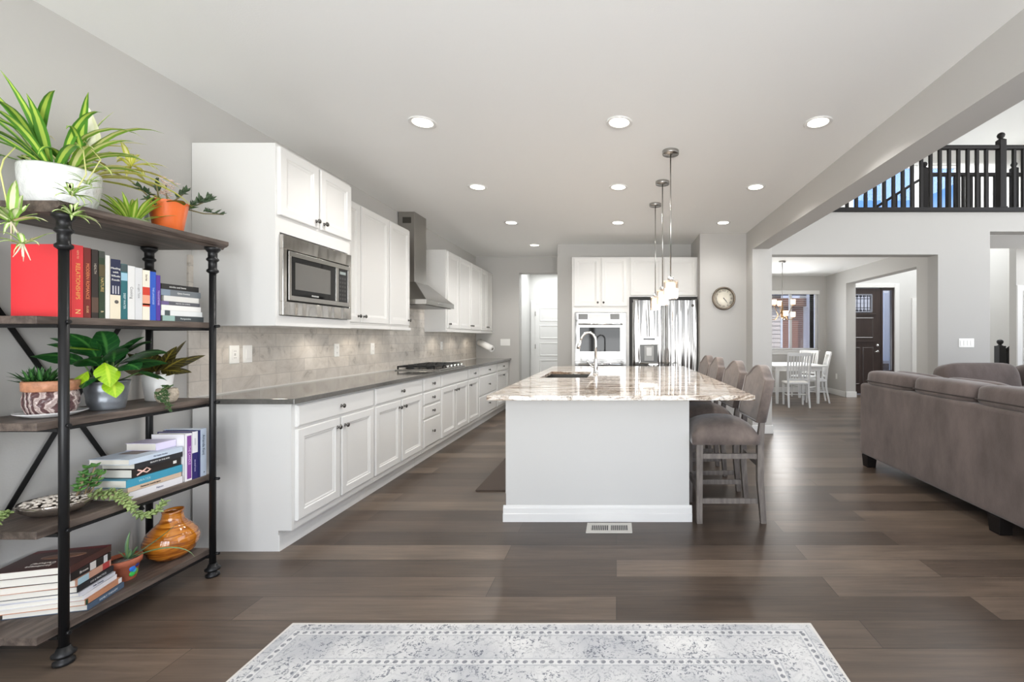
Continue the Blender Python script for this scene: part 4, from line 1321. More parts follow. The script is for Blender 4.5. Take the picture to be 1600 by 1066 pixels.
build(g, 'backrest', m_velvet, root)
ST = [(3.31, 'taupe velvet bar stool nearest the camera at the island'), (3.957, 'second taupe velvet bar stool from the camera'), (4.70, 'third taupe velvet bar stool, small and half hidden by the one before it'), (5.21, 'taupe velvet bar stool farthest along the island, nearest the fridge')]
for i, (y, lb) in enumerate(ST):
    if i == 0: root.location = (0.79, y, 0)
    else: dup(root, (0.79, y, 0), [0, 0.03, -0.02, 0.02][i], lb)

# ================================================================== SECTIONAL SOFA
t = thing('sectional_sofa', 'large brown-grey microfibre corner sofa with its back to the kitchen', 'sofa', (3.4, 3.2, 0))
build(G().box(2.47, 2.70, 1.30, 4.55, 0.117, 0.83), 'back_frame', m_sofa, t, bevel=0.03, seg=4)
build(G().box(2.70, 4.9, 4.32, 4.55, 0.117, 0.83), 'back_frame', m_sofa, t, bevel=0.03, seg=4)
build(G().box(2.70, 3.40, 1.30, 4.32, 0.117, 0.33), 'seat_base', m_sofa, t, bevel=0.02)
build(G().box(3.40, 4.9, 3.62, 4.32, 0.117, 0.33), 'seat_base', m_sofa, t, bevel=0.02)
for (x, y) in ((2.53, 4.48), (2.53, 2.95), (2.53, 1.37), (4.8, 4.48), (3.3, 1.37), (4.8, 3.7)):
    build(G().add([(x - 0.05, y - 0.05, 0.117), (x + 0.05, y - 0.05, 0.117), (x + 0.05, y + 0.05, 0.117), (x - 0.05, y + 0.05, 0.117), (x - 0.042, y - 0.042, 0.0), (x + 0.042, y - 0.042, 0.0), (x + 0.042, y + 0.042, 0.0), (x - 0.042, y + 0.042, 0.0)],
                  [(3, 2, 1, 0), (4, 5, 6, 7), (0, 1, 5, 4), (1, 2, 6, 5), (2, 3, 7, 6), (3, 0, 4, 7)]), 'leg', m_espresso, t, bevel=0.004)
def welt(parent, c, size, rot=None):
    pts = []
    for i in range(41):
        a = 2 * PI * i / 40
        p = Vector((math.copysign(abs(math.cos(a)) ** 0.28, math.cos(a)) * size[0] / 2, math.copysign(abs(math.sin(a)) ** 0.28, math.sin(a)) * size[1] / 2, 0))
        if rot is not None: p = rot @ p
        pts.append(p + Vector(c))
    build(G().tube(pts, 0.006, 6, cap=False), 'piping', m_sofaw, parent)
for (y0, y1) in ((3.80, 4.50), (3.145, 3.79), (2.49, 3.135), (1.83, 2.48)):
    tl = Matrix.Rotation(0.30, 3, 'Y')
    o = build(G().cushion((2.80, (y0 + y1) / 2, 0.70), (0.30, y1 - y0, 0.50), e=0.34, nu=40, nv=20, rot=tl), 'back_cushion', m_sofa, t)
    tp = Matrix.Rotation(0.10, 3, 'Y')
    o = build(G().cushion((2.655, (y0 + y1) / 2, 0.875), (0.36, y1 - y0 + 0.01, 0.16), e=0.42, nu=40, nv=18, rot=tp, puff=0.12), 'top_cushion', m_sofa, t)
    welt(o, (2.655, (y0 + y1) / 2, 0.845), (0.358, y1 - y0 + 0.008), tp)
for (x0, x1, z) in ((3.08, 3.81, 1.045), (3.84, 4.62, 1.03)):
    rt = Matrix.Rotation(-0.18, 3, 'X')
    o = build(G().cushion(((x0 + x1) / 2, 4.27, 0.765), (x1 - x0, 0.24, 0.56), e=0.36, nu=40, nv=20, rot=rt), 'back_cushion', m_sofa, t)
for (x0, x1, y0, y1) in ((2.9, 3.44, 1.34, 2.40), (2.9, 3.44, 2.42, 3.5), (2.9, 3.60, 3.52, 4.2), (3.62, 4.85, 3.60, 4.2)):
    build(G().cushion(((x0 + x1) / 2, (y0 + y1) / 2, 0.41), (x1 - x0, y1 - y0, 0.17), e=0.22, nu=40, nv=14), 'seat_cushion', m_sofa, t)

# ================================================================== DINING SET
t = thing('dining_table', 'white dining table in the far room behind the pillar', 'table', (3.6, 9.2, 0))
build(G().box(3.02, 4.08, 8.62, 9.82, 0.725, 0.76), 'tabletop', m_white_paint, t, bevel=0.008)
build(G().box(3.10, 4.00, 8.72, 8.74, 0.645, 0.725).box(3.10, 4.00, 9.70, 9.72, 0.645, 0.725).box(3.10, 3.12, 8.74, 9.70, 0.645, 0.725).box(3.98, 4.00, 8.74, 9.70, 0.645, 0.725), 'apron', m_white_paint, t)
for (x, y) in ((3.15, 8.78), (3.95, 8.78), (3.15, 9.66), (3.95, 9.66)):
    build(leg([(x, y, 0), (x, y, 0.726)], [0.045, 0.07]), 'leg', m_white_paint, t, bevel=0.005)

root = thing('dining_chair', 'white slat-back dining chair with its back to the sofa room', 'chair', (0, 0, 0), 0, 'white dining chairs')
build(G().cushion((0, 0.0, 0.445), (0.44, 0.42, 0.045), e=0.25, nu=36, nv=10), 'seat', m_white_paint, root)
for s_ in (-1, 1):
    build(leg([(s_ * 0.18, 0.17, 0), (s_ * 0.18, 0.17, 0.43)], [0.032, 0.04]), 'leg', m_white_paint, root, bevel=0.004)
    # rear leg runs up into the back post
    build(leg([(s_ * 0.185, -0.25, 0), (s_ * 0.18, -0.19, 0.30), (s_ * 0.18, -0.185, 0.45), (s_ * 0.195, -0.21, 0.70), (s_ * 0.20, -0.275, 1.0)], [0.03, 0.036, 0.038, 0.034, 0.03]), 'leg', m_white_paint, root, bevel=0.004)
    build(G().tube([(s_ * 0.18, 0.155, 0.22), (s_ * 0.18, -0.20, 0.22)], 0.011, 8), 'stretcher', m_white_paint, root)
build(G().tube([(-0.18, -0.02, 0.22), (0.18, -0.02, 0.22)], 0.011, 8), 'stretcher', m_white_paint, root)
crest = G()
cp_ = []
for i in range(9):
    f = i / 8 * 2 - 1
    cp_.append((f * 0.20, -0.275 - 0.03 * (1 - f * f)))
poly = [(x, y + 0.012) for (x, y) in cp_] + [(x, y - 0.012) for (x, y) in cp_[::-1]]
crest.prism(poly, 'z', 0.955, 1.015)
build(crest, 'crest_rail', m_white_paint, root, bevel=0.003)
build(G().box(-0.17, 0.17, -0.212, -0.190, 0.50, 0.535), 'lower_rail', m_white_paint, root, bevel=0.003)
for i in range(7):
    f = (i - 3) / 3
    x = f * 0.145
    bow = 0.03 * (1 - (x / 0.2) ** 2)
    p = [(x * 0.95, -0.201, 0.525), (x, -0.215, 0.68), (x * 1.03, -0.24 - bow * 0.6, 0.84), (x * 1.07, -0.275 - bow, 0.962)]
    build(G().strip([Vector(q) + Vector((0, 0.004, 0)) for q in p], [0.011] * 4, Vector((1, 0, 0))).strip([Vector(q) - Vector((0, 0.004, 0)) for q in p], [0.011] * 4, Vector((-1, 0, 0))), 'back_slat', m_white_paint, root)
root.location = (3.40, 8.50, 0); root.rotation_euler = (0, 0, -0.12)
dup(root, (4.0, 9.06, 0), PI / 2 - 0.25, 'white dining chair at the table end, seen from its side')
dup(root, (4.12, 9.86, 0), 2.3, 'white dining chair behind the table, near the window corner')

t = thing('chandelier', 'brass chandelier with lit glass shades over the white dining table', 'chandelier', (3.17, 8.56, 1.75))
hx, hy = 3.185, 8.6
build(G().lathe([(0, CE - 0.03), (0.06, CE - 0.028), (0.065, CE - 0.012), (0.065, CE - 0.001), (0, CE - 0.001)], (hx, hy, 0), 24), 'canopy', m_steel, t)
build(G().tube([(hx, hy, CE - 0.03), (hx, hy, 1.75)], 0.007, 8), 'rod', m_steel, t)
m_brass = steel('aged_brass', (176, 142, 104), 0.3)
build(G().lathe([(0, 1.66), (0.012, 1.665), (0.03, 1.70), (0.022, 1.74), (0.034, 1.80), (0.018, 1.86), (0.01, 1.98), (0, 1.99)], (hx, hy, 0), 18), 'hub', m_brass, t)
for i in range(6):
    a = 2 * PI * i / 6 + 0.4
    up = i % 2
    zt = 1.96 if up else 1.735
    r_ = 0.20 if up else 0.27
    dx, dy = math.cos(a), math.sin(a)
    pts = [(hx + dx * 0.02, hy + dy * 0.02, 1.79), (hx + dx * r_ * 0.5, hy + dy * r_ * 0.5, min(zt - 0.09, 1.72)), (hx + dx * r_ * 0.9, hy + dy * r_ * 0.9, zt - 0.085), (hx + dx * r_, hy + dy * r_, zt - 0.05)]
    ar = build(G().tube(pts, 0.007, 8).lathe([(0, zt - 0.055), (0.03, zt - 0.05), (0.036, zt - 0.04), (0, zt - 0.038)], (hx + dx * r_, hy + dy * r_, 0), 14), 'arm', m_brass, t)
    build(G().lathe([(0.03, zt - 0.038), (0.045, zt - 0.03), (0.048, zt + 0.06), (0.046, zt + 0.06), (0.0, zt + 0.0)], (hx + dx * r_, hy + dy * r_, 0), 18, cap=False), 'glass_shade', m_frost, ar)
point_light('chandelier_glow', (hx, hy, 1.5), 10, 0.15, (1, 0.88, 0.74))

# ================================================================== RAILINGS
def railing(name, label, y, x0, x1, z0, newels, per, off, zrail=3.91):
    t = thing(name, label, 'railing', ((x0 + x1) / 2, y, z0))
    build(G().box(x0, x1, y - 0.035, y + 0.035, zrail - 0.055, zrail), 'handrail', m_espresso, t, bevel=0.012)
    x = x0 + off
    while x < x1:
        if all(abs(x - q) > 0.085 for q in newels):
            build(G().box(x - 0.019, x + 0.019, y - 0.019, y + 0.019, z0, zrail - 0.055), 'baluster', m_espresso, t, bevel=0.002)
        x += per
    for q in newels:
        w = 0.044
        n_ = build(G().box(q - w, q + w, y - w, y + w, z0, zrail + 0.075), 'newel_post', m_espresso, t, bevel=0.006)
        build(G().box(q - w - 0.008, q + w + 0.008, y - w - 0.008, y + w + 0.008, z0, z0 + 0.03), 'plinth', m_espresso, n_)
        build(G().lathe([(0.05, zrail + 0.075), (0.035, zrail + 0.085), (0.022, zrail + 0.095), (0.04, zrail + 0.115), (0.047, zrail + 0.138), (0.04, zrail + 0.16), (0.02, zrail + 0.174), (0, zrail + 0.178)], (q, y, 0), 18), 'finial', m_espresso, n_)
    return t


railing('balcony_railing', 'dark wooden balcony railing with a tall ball-topped newel post', 6.11, 2.2, 8.4, 3.041, [5.245], 0.1265, 0.06)
railing('landing_railing', 'dark wooden railing across the landing behind the balcony railing', 7.2, 4.95, 8.4, 3.031, [4.95, 6.39], 0.128, 0.11, 3.94)
# flight behind the newel
t = thing('stair_handrail', 'thin dark handrail sloping down by the upper windows', 'railing', (4.6, 7.3, 3.3))
build(G().tube([(4.93, 7.3, 3.86), (4.55, 7.3, 3.62), (4.2, 7.3, 3.40)], 0.022, 8), 'rail', m_espresso, t)
for q, zt in ((4.84, 3.80), (4.70, 3.71), (4.56, 3.62), (4.40, 3.52), (4.25, 3.43)):
    build(G().box(q - 0.014, q + 0.014, 7.286, 7.314, 3.001, zt), 'baluster', m_espresso, t)
m_blackwood = M('black_stained_wood', (20, 18, 18), 0.5)
t = thing('stair_newel', 'black newel post with a ball top at the foot of the stairs', 'newel post', (6.51, 7.6, 0))
build(G().box(6.452, 6.568, 7.545, 7.655, 0.0, 1.155), 'post', m_blackwood, t, bevel=0.006)
build(G().lathe([(0.05, 1.155), (0.03, 1.165), (0.022, 1.175), (0.042, 1.20), (0.048, 1.225), (0.04, 1.25), (0.0, 1.268)], (6.51, 7.6, 0), 18), 'finial', m_blackwood, t)
build(G().tube([(6.60, 7.6, 1.06), (7.2, 7.6, 1.52)], 0.032, 8), 'handrail', m_blackwood, t)
for q in (6.637, 6.77, 6.90, 7.03): build(G().box(q - 0.018, q + 0.018, 7.582, 7.618, 0.0, 1.06 + (q - 6.60) * 0.725 - 0.02), 'baluster', m_blackwood, t)

# ================================================================== OUTSIDE THE WINDOWS
m_siding = M('house_siding_beige', (206, 194, 180), 0.8)
g = G().box(-2, 14, 10.95, 26, -0.4, -0.25); struct(g, 'ground_outside', M('ground_pale', (190, 186, 180), 0.9))
t = thing('neighbor_house', 'beige lap-sided neighbouring house with a brown door seen through the dining room window', 'house', (5.2, 15.5, -0.25))
hs = G()
for i in range(26):
    z = -0.25 + i * 0.14
    hs.prism([(15.5, z), (15.0, z), (15.018, z + 0.14), (15.5, z + 0.14)], 'x', 3.4, 5.52)
build(hs, 'siding', m_siding, t)
hs = G()
for i in range(26):
    z = -0.25 + i * 0.14
    hs.prism([(14.6, z), (14.2, z), (14.218, z + 0.14), (14.6, z + 0.14)], 'x', 6.3, 9.5)
build(hs, 'side_siding', M('house_siding_grey', (168, 167, 166), 0.8), t)
build(G().box(5.56, 6.3, 15.1, 15.4, -0.25, 2.35), 'brown_door', M('brown_door', (150, 106, 88), 0.6, noise=(2, 0.15)), t)
build(G().box(5.50, 5.56, 14.98, 15.4, -0.25, 2.35).box(6.3, 6.33, 14.19, 15.4, -0.25, 2.75), 'door_trim', m_trim, t)
build(G().box(3.3, 6.3, 14.85, 15.5, 2.35, 2.62), 'fascia', M('brown_fascia', (120, 82, 60), 0.6), t)
build(G().add([(3.0, 14.85, 2.80), (10, 14.85, 2.80), (10, 17.4, 3.5), (3.0, 17.4, 3.5), (3.0, 14.85, 2.70), (10, 14.85, 2.70), (10, 17.4, 3.4), (3.0, 17.4, 3.4)], [(0, 1, 2, 3), (4, 7, 6, 5), (0, 4, 5, 1), (1, 5, 6, 2), (2, 6, 7, 3), (3, 7, 4, 0)]), 'roof', M('roof_dark', (92, 90, 92), 0.9), t)
build(G().tube([(6.40, 14.15, -0.25), (6.40, 14.15, 2.7)], 0.035, 8), 'downspout', m_trim, t)
t = thing('porch_column', 'white porch column on a stone base seen through the front door sidelight', 'column', (7.27, 12.0, -0.25))
build(G().box(7.02, 7.52, 11.8, 12.3, -0.25, 0.62), 'stone_base', M('porch_stone', (136, 120, 108), 0.9, noise=(9, 0.5)), t, bevel=0.02)
build(G().box(6.99, 7.55, 11.77, 12.33, 0.62, 0.69), 'cap', M('porch_cap', (196, 188, 180), 0.8), t)
build(G().add([(7.07, 11.85, 0.69), (7.47, 11.85, 0.69), (7.47, 12.25, 0.69), (7.07, 12.25, 0.69), (7.13, 11.91, 2.5), (7.41, 11.91, 2.5), (7.41, 12.19, 2.5), (7.13, 12.19, 2.5)], [(0, 3, 2, 1), (4, 5, 6, 7), (0, 1, 5, 4), (1, 2, 6, 5), (2, 3, 7, 6), (3, 0, 4, 7)]), 'shaft', m_trim, t)
t = thing('distant_house', 'small grey distant house seen through the balusters', 'house', (10, 24, 0))
build(G().box(7.6, 14, 24, 28, -0.25, 6.2), 'wall', M('far_house_grey', (176, 178, 184), 0.8), t)
build(G().prism([(7.2, 6.2), (14.4, 6.2), (10.8, 9.0)], 'y', 23.7, 28.3), 'roof', M('far_roof', (120, 118, 122), 0.9), t)
build(G().box(9.2, 10.0, 23.97, 24, 4.3, 5.6).box(11.6, 12.4, 23.97, 24, 4.3, 5.6), 'window', M('far_window', (70, 80, 96), 0.2), t)

# ================================================================== BOOKSHELF
SHY0, SHY1 = 1.70, 2.435
t = thing('bookshelf', 'tall open bookshelf of black pipe posts and greyed wood boards', 'bookshelf', (-2.36, 2.08, 0))
PX0, PX1 = -2.515, -2.174
PY0, PY1 = 1.763, 2.413
for (x, y) in ((PX1, PY0), (PX1, PY1), (PX0, PY0), (PX0, PY1)):
    p = build(G().tube([(x, y, 0.06), (x, y, 1.70)], 0.0150, 16), 'post', m_bmetal, t)
    build(G().lathe([(0.0, 1.77), (0.034, 1.77), (0.034, 1.758), (0.026, 1.748), (0.02, 1.74), (0.02, 1.715), (0.027, 1.708), (0.027, 1.70), (0.0185, 1.692), (0.0185, 1.655), (0.026, 1.648), (0.026, 1.638), (0.0175, 1.63)][::-1], (x, y, 0), 18, cap=False), 'collar', m_bmetal, p)
    build(G().lathe([(0, 0.0), (0.028, 0.0), (0.032, 0.006), (0.03, 0.016), (0.02, 0.022), (0.02, 0.03), (0.034, 0.036), (0.035, 0.044), (0.024, 0.052), (0.018, 0.07)], (x, y, 0), 18), 'foot', m_bmetal, p)
LV = [0.142, 0.545, 0.957, 1.366]
for i, z in enumerate(LV):
    build(G().box(-2.545, -2.2015, SHY0, SHY1, z - 0.03, z), 'shelf_board', m_shelfwood, t, bevel=0.002)
    fr = G()
    fr.box(-2.53, PX1 - 0.016, PY0 - 0.008, PY0 + 0.008, z - 0.044, z - 0.031).box(-2.53, PX1 - 0.016, PY1 - 0.008, PY1 + 0.008, z - 0.044, z - 0.031)
    fr.box(-2.217, -2.2025, PY0 + 0.01, PY1 - 0.01, z - 0.044, z - 0.031)
    build(fr, 'shelf_bar', m_bmetal, t)
    for (p_, q_) in (((PX1 + 0.014, PY0, z - 0.02), (PX1 + 0.024, PY0, z - 0.02)), ((PX1 + 0.012, PY1, z - 0.02), (PX1 + 0.034, PY1, z - 0.02))):
        build(G().tube([p_, q_], 0.008, 8), 'bolt', m_bmetal, t)
g = G().prism([(-2.548, 1.772), (-2.185, 1.772), (-2.178, 1.783), (-2.165, 1.787), (-2.155, 1.796), (-2.155, 1.815), (-2.548, 1.815)], 'y', 1.735, 2.49)
build(g, 'top_board', m_shelfwood, t)
for (ya, za, yb, zb) in ((PY0, 1.555, PY1, 0.355), (PY1, 1.555, PY0, 0.355)):
    d = Vector((0, yb - ya, zb - za)).normalized()
    u = Vector((0, -d.z, d.y)) * 0.010
    x0_ = -2.552 if ya < yb else -2.5475
    a, c = Vector((0, ya, za)), Vector((0, yb, zb))
    vs = []
    for x in (x0_, x0_ + 0.004):
        for p in (a - u, a + u, c + u, c - u): vs.append((x, p.y, p.z))
    build(G().add(vs, [(0, 1, 2, 3), (7, 6, 5, 4), (0, 4, 5, 1), (1, 5, 6, 2), (2, 6, 7, 3), (3, 7, 4, 0)]), 'cross_brace', m_bmetal, t)

# ================================================================== BOOKS
m_pages = M('book_pages', (228, 224, 214), 0.9, noise=(2, 0.06), stretch=(1, 1, 300))
BC = {}


def cover(c):
    if c not in BC: BC[c] = M('book_cover_%d_%d_%d' % c, c, 0.4)
    return BC[c]


def book_upright(y0, th, h, dp, zb, col, label, group, title=None, band=None, xs=-2.208, hard=True):
    """spine faces the room (+x)"""
    c = cover(col)
    x0 = xs - dp
    e = 0.0015
    y1 = y0 + th - 0.0006
    o = build(G().box(x0, xs, y0, y0 + e * 1.4, zb, zb + h).box(x0, xs, y1 - e * 1.4, y1, zb, zb + h).box(xs - 0.002, xs + 0.0012, y0, y1, zb, zb + h), 'book', c)
    tag(o, label, 'book', group)
    build(G().box(x0 + 0.003, xs - 0.002, y0 + e * 1.4, y1 - e * 1.4, zb + 0.003, zb + h - 0.003), 'pages', m_pages, o)
    if band:
        for (a, b_, bc) in band:
            build(G().box(xs + 0.0012, xs + 0.0018, y0, y1, zb + a * h, zb + b_ * h), 'spine_band', cover(bc), o)
    ym = (y0 + y1) / 2
    if title:
        for k, (s_, zc, sz, tc) in enumerate(title):
            text(s_, sz, (xs + 0.0022, ym, zb + zc * h), (0, 0, -1), (0, 1, 0), cover(tc), o)
    return o


GU = 'upright books on the second shelf'
Z2 = 1.3665
book_upright(1.815, 0.040, 0.296, 0.245, Z2, (226, 58, 64), 'thick red book at the near end of the upright row, its cover facing us', GU, [('RELATIONSHIPS', 0.5, 0.021, (238, 176, 96)), ('N', 0.08, 0.026, (242, 210, 140)), ('KEYS TO', 0.87, 0.009, (238, 190, 150))])
book_upright(1.856, 0.026, 0.292, 0.20, Z2, (118, 38, 34), 'dark red upright book with orange lettering, second in the row', GU, [('MODERN ROMANCE', 0.52, 0.016, (226, 140, 92)), ('GUIDE', 0.12, 0.01, (230, 180, 130))])
book_upright(1.884, 0.025, 0.290, 0.19, Z2, (46, 38, 35), 'black-brown upright book between the dark red and green spines', GU, [('HEALTH', 0.72, 0.012, (190, 180, 165))], [(0.08, 0.3, (92, 70, 58))])
book_upright(1.911, 0.022, 0.288, 0.19, Z2, (44, 62, 44), 'dark green upright book with a cream edge and gold title', GU, [('NATURE', 0.5, 0.016, (206, 178, 118)), ('B', 0.1, 0.014, (222, 200, 160))], [(0.62, 0.80, (88, 78, 52)), (0.90, 0.99, (66, 70, 66))])
book_upright(1.935, 0.017, 0.274, 0.18, Z2, (232, 231, 226), 'slim white upright book between the green and navy spines', GU)
o = book_upright(1.953, 0.042, 0.262, 0.20, Z2, (232, 222, 198), 'cream and navy upright cookbook with white title words stacked on its spine', GU)
build(G().box(-2.2068, -2.2060, 1.954, 1.9935, Z2 + 0.105, Z2 + 0.262), 'spine_band', cover((36, 42, 72)), o)
for k, w_ in enumerate(('Healing', 'with', 'Whole', 'Foods')):
    text(w_, 0.0125, (-2.2052, 1.9735, Z2 + 0.222 - k * 0.017), (0, 1, 0), (0, 0, 1), cover((236, 236, 230)), o)
build(G().box(-2.2058, -2.2054, 1.961, 1.966, Z2 + 0.11, Z2 + 0.145).box(-2.2058, -2.2054, 1.972, 1.976, Z2 + 0.11, Z2 + 0.145).box(-2.2058, -2.2054, 1.983, 1.987, Z2 + 0.11, Z2 + 0.145), 'emblem', cover((206, 206, 210)), o)
build(G().lathe([(0, 0), (0.008, 0), (0.008, 0.0006), (0, 0.0006)], (-2.2066, 1.978, Z2 + 0.075), 14, axis='x'), 'portrait_dot', cover((92, 88, 84)), o)
book_upright(1.996, 0.027, 0.247, 0.18, Z2, (40, 104, 112), 'teal upright book with a pale blue square near its top', GU, [('DEEP WATER', 0.33, 0.012, (206, 226, 226))], [(0.70, 0.84, (156, 196, 214)), (0.86, 0.99, (70, 86, 88))])
book_upright(2.024, 0.030, 0.243, 0.17, Z2, (226, 226, 224), 'white upright book with a grey vertical title, right after the teal one', GU, [('Cooking', 0.5, 0.016, (150, 150, 150))])
book_upright(2.055, 0.031, 0.240, 0.17, Z2, (214, 215, 216), 'pale silver upright book between the white and red-banded spines', GU, [('A Light Table', 0.55, 0.012, (168, 168, 168))])
book_upright(2.087, 0.033, 0.234, 0.17, Z2, (236, 229, 212), 'cream upright book with a red picture band on its spine', GU, [('Stories', 0.85, 0.011, (96, 84, 60))], [(0.30, 0.50, (236, 168, 140)), (0.50, 0.66, (206, 62, 46)), (0.27, 0.33, (214, 88, 62))])
book_upright(2.121, 0.027, 0.231, 0.17, Z2, (42, 88, 186), 'bright blue upright book near the end of the row', GU, [('THE LANGUAGE', 0.5, 0.011, (178, 200, 238))])
book_upright(2.149, 0.020, 0.218, 0.16, Z2, (84, 52, 148), 'purple upright book at the far end of the row', GU, [('TOUCHSTONES', 0.5, 0.010, (200, 176, 226))])


def book_flat(x0, x1, y0, y1, z, th, col, label, group, title=None, rz=0.0, band=None, page=None, cat='book', name='book'):
    """lies flat; spine on the +x side"""
    cxy = ((x0 + x1) / 2, (y0 + y1) / 2)
    c = cover(col)
    e = 0.0018
    t0 = thing(name, label, cat, (cxy[0], cxy[1], z), rz, group)
    hx_, hy_ = (x1 - x0) / 2, (y1 - y0) / 2
    def place(g):
        mm = mat_of(t0)
        g.v = [mm @ p for p in g.v]
        return g
    th2 = th - 0.0006
    build(place(G().box(-hx_, hx_, -hy_, hy_, 0, e).box(-hx_, hx_, -hy_, hy_, th2 - e, th2).box(hx_ - 0.002, hx_ + 0.001, -hy_, hy_, 0, th2)), 'cover', c, t0)
    build(place(G().box(-hx_ + 0.003, hx_ - 0.002, -hy_ + 0.003, hy_ - 0.003, e, th2 - e)), 'pages', page or m_pages, t0)
    if band:
        for (a, b_, bc) in band:
            build(place(G().box(hx_ + 0.001, hx_ + 0.0016, -hy_ + a * 2 * hy_, -hy_ + b_ * 2 * hy_, 0.0004, th2 - 0.0004)), 'spine_band', cover(bc), t0)
    if title:
        s_, f, sz, tc = title
        mm = mat_of(t0)
        text(s_, sz, mm @ Vector((hx_ + 0.0021, -hy_ + f * 2 * hy_, th2 / 2)), mm.to_3x3() @ Vector((0, 1, 0)), (0, 0, 1), cover(tc), t0)
    return t0


GS = 'books lying at the far end of the second shelf'
stk = [(0.027, (66, 72, 74), 'patterned teal-grey book at the bottom of the lying stack beside the purple book', ('Perspective', 0.55, 0.012, (204, 210, 208)), 2.176, 2.400, [(0.03, 0.3, (150, 180, 172))]),
       (0.026, (226, 228, 226), 'white lying book with a small dark picture on its spine, second from the bottom', None, 2.176, 2.392, [(0.08, 0.2, (72, 84, 86))]),
       (0.026, (234, 233, 229), 'plain white lying book midway up the stack on the second shelf', None, 2.178, 2.384, None),
       (0.019, (92, 92, 98), 'thin grey paperback lying between two white books on the second shelf', ('NOTES ON LIVING', 0.55, 0.009, (206, 206, 206)), 2.172, 2.378, [(0.02, 0.2, (110, 94, 140))]),
       (0.027, (220, 219, 214), 'pale grey-white book lying third from the top on the second shelf', None, 2.19, 2.372, None),
       (0.031, (112, 118, 122), 'slate grey book lying second from the top on the second shelf', ('Quiet Country', 0.55, 0.011, (226, 226, 222)), 2.174, 2.383, [(0.0, 0.22, (128, 142, 158))]),
       (0.027, (36, 36, 36), 'black rounded-spine book on top of the lying stack on the second shelf', ('smoke and bone', 0.42, 0.013, (226, 226, 222)), 2.176, 2.372, None)]
z = Z2
for (th, col, lb, ti, ya, yb, bd) in stk:
    book_flat(-2.36, -2.212, ya, yb, z, th, col, lb, GS, ti, 0.0, bd)
    z += th

Z4 = 0.5455
GF = 'books lying on the fourth shelf'
stk = [(0.034, (222, 220, 222), 'white and tan book at the bottom of the lying stack on the fourth shelf', ('Palette', 0.55, 0.012, (140, 140, 160)), -2.395, -2.212, 2.03, 2.284, (190, 170, 158)),
       (0.022, (206, 182, 158), 'beige paperback with a black title, second from the bottom on the fourth shelf', ('Fantastic Landscapes', 0.4, 0.011, (50, 44, 40)), -2.385, -2.215, 2.03, 2.28, None),
       (0.036, (64, 150, 178), 'teal blue book in the lying stack on the fourth shelf', ('WATER', 0.3, 0.016, (168, 210, 220)), -2.39, -2.215, 2.025, 2.285, None),
       (0.040, (40, 34, 32), 'thick black book with a pink ribbon picture in the lying stack', None, -2.375, -2.222, 2.055, 2.285, None),
       (0.026, (44, 44, 48), 'black-spined book with white capital letters under the pale blue book', ('BEAUTY IN THE AGE', 0.5, 0.010, (222, 222, 220)), -2.37, -2.214, 2.06, 2.285, None),
       (0.026, (198, 210, 224), 'pale blue art book on top of the near lying stack, fourth shelf', ('The Quiet Garden', 0.55, 0.009, (84, 96, 116)), -2.40, -2.212, 2.035, 2.285, None)]
z = Z4
for k, (th, col, lb, ti, xa, xb, ya, yb, pc) in enumerate(stk):
    b = book_flat(xa, xb, ya, yb, z, th, col, lb, GF, ti, 0.0, None, M('aged_pages', pc, 0.9) if pc else None)
    if k == 3:
        g = G().tube([(-2.2205, 2.075, z + 0.008), (-2.2205, 2.10, z + 0.02), (-2.2205, 2.118, z + 0.032), (-2.2205, 2.135, z + 0.02), (-2.2205, 2.118, z + 0.010), (-2.2205, 2.10, z + 0.02), (-2.2205, 2.078, z + 0.032)], 0.0035, 6)
        build(g, 'ribbon_picture', cover((232, 190, 178)), b)
        build(G().box(-2.2212, -2.2204, 2.245, 2.262, z + 0.014, z + 0.028), 'emblem', cover((226, 224, 220)), b)
    if k == 5:
        build(G().box(-2.37, -2.28, 2.13, 2.24, z + th - 0.0008, z + th - 0.0003), 'cover_picture', cover((104, 84, 80)), b)
    z += th
book_flat(-2.40, -2.25, 2.19, 2.289, z + 0.0008, 0.036, (220, 212, 236), 'lavender paperback lying on the pale blue art book', GF, None)
GV = 'upright books on the fourth shelf'
o = book_upright(2.292, 0.038, 0.243, 0.17, Z4, (236, 234, 236), 'white upright book with a wide purple stripe on the fourth shelf', GV)
build(G().box(-2.2068, -2.2060, 2.303, 2.326, Z4 + 0.01, Z4 + 0.232), 'spine_band', cover((130, 70, 150)), o)
text('THE CANDLE', 0.016, (-2.2055, 2.3145, Z4 + 0.13), (0, 0, -1), (0, 1, 0), cover((214, 176, 222)), o)
book_upright(2.331, 0.031, 0.248, 0.18, Z4, (46, 42, 104), 'indigo upright book with a white upper half, fourth shelf', GV, [('the small hours', 0.28, 0.010, (196, 192, 220)), ('GARDEN', 0.78, 0.009, (160, 160, 170))], [(0.55, 0.995, (228, 228, 232))])
book_upright(2.363, 0.014, 0.248, 0.18, Z4, (38, 44, 98), 'slim navy upright book next to the pale blue one', GV)
book_upright(2.378, 0.034, 0.252, 0.19, Z4, (190, 202, 218), 'pale blue upright book with a dark title beside the far front post', GV, [('Amanda Kaoj', 0.66, 0.020, (84, 96, 110)), ('*', 0.08, 0.016, (60, 60, 66))])

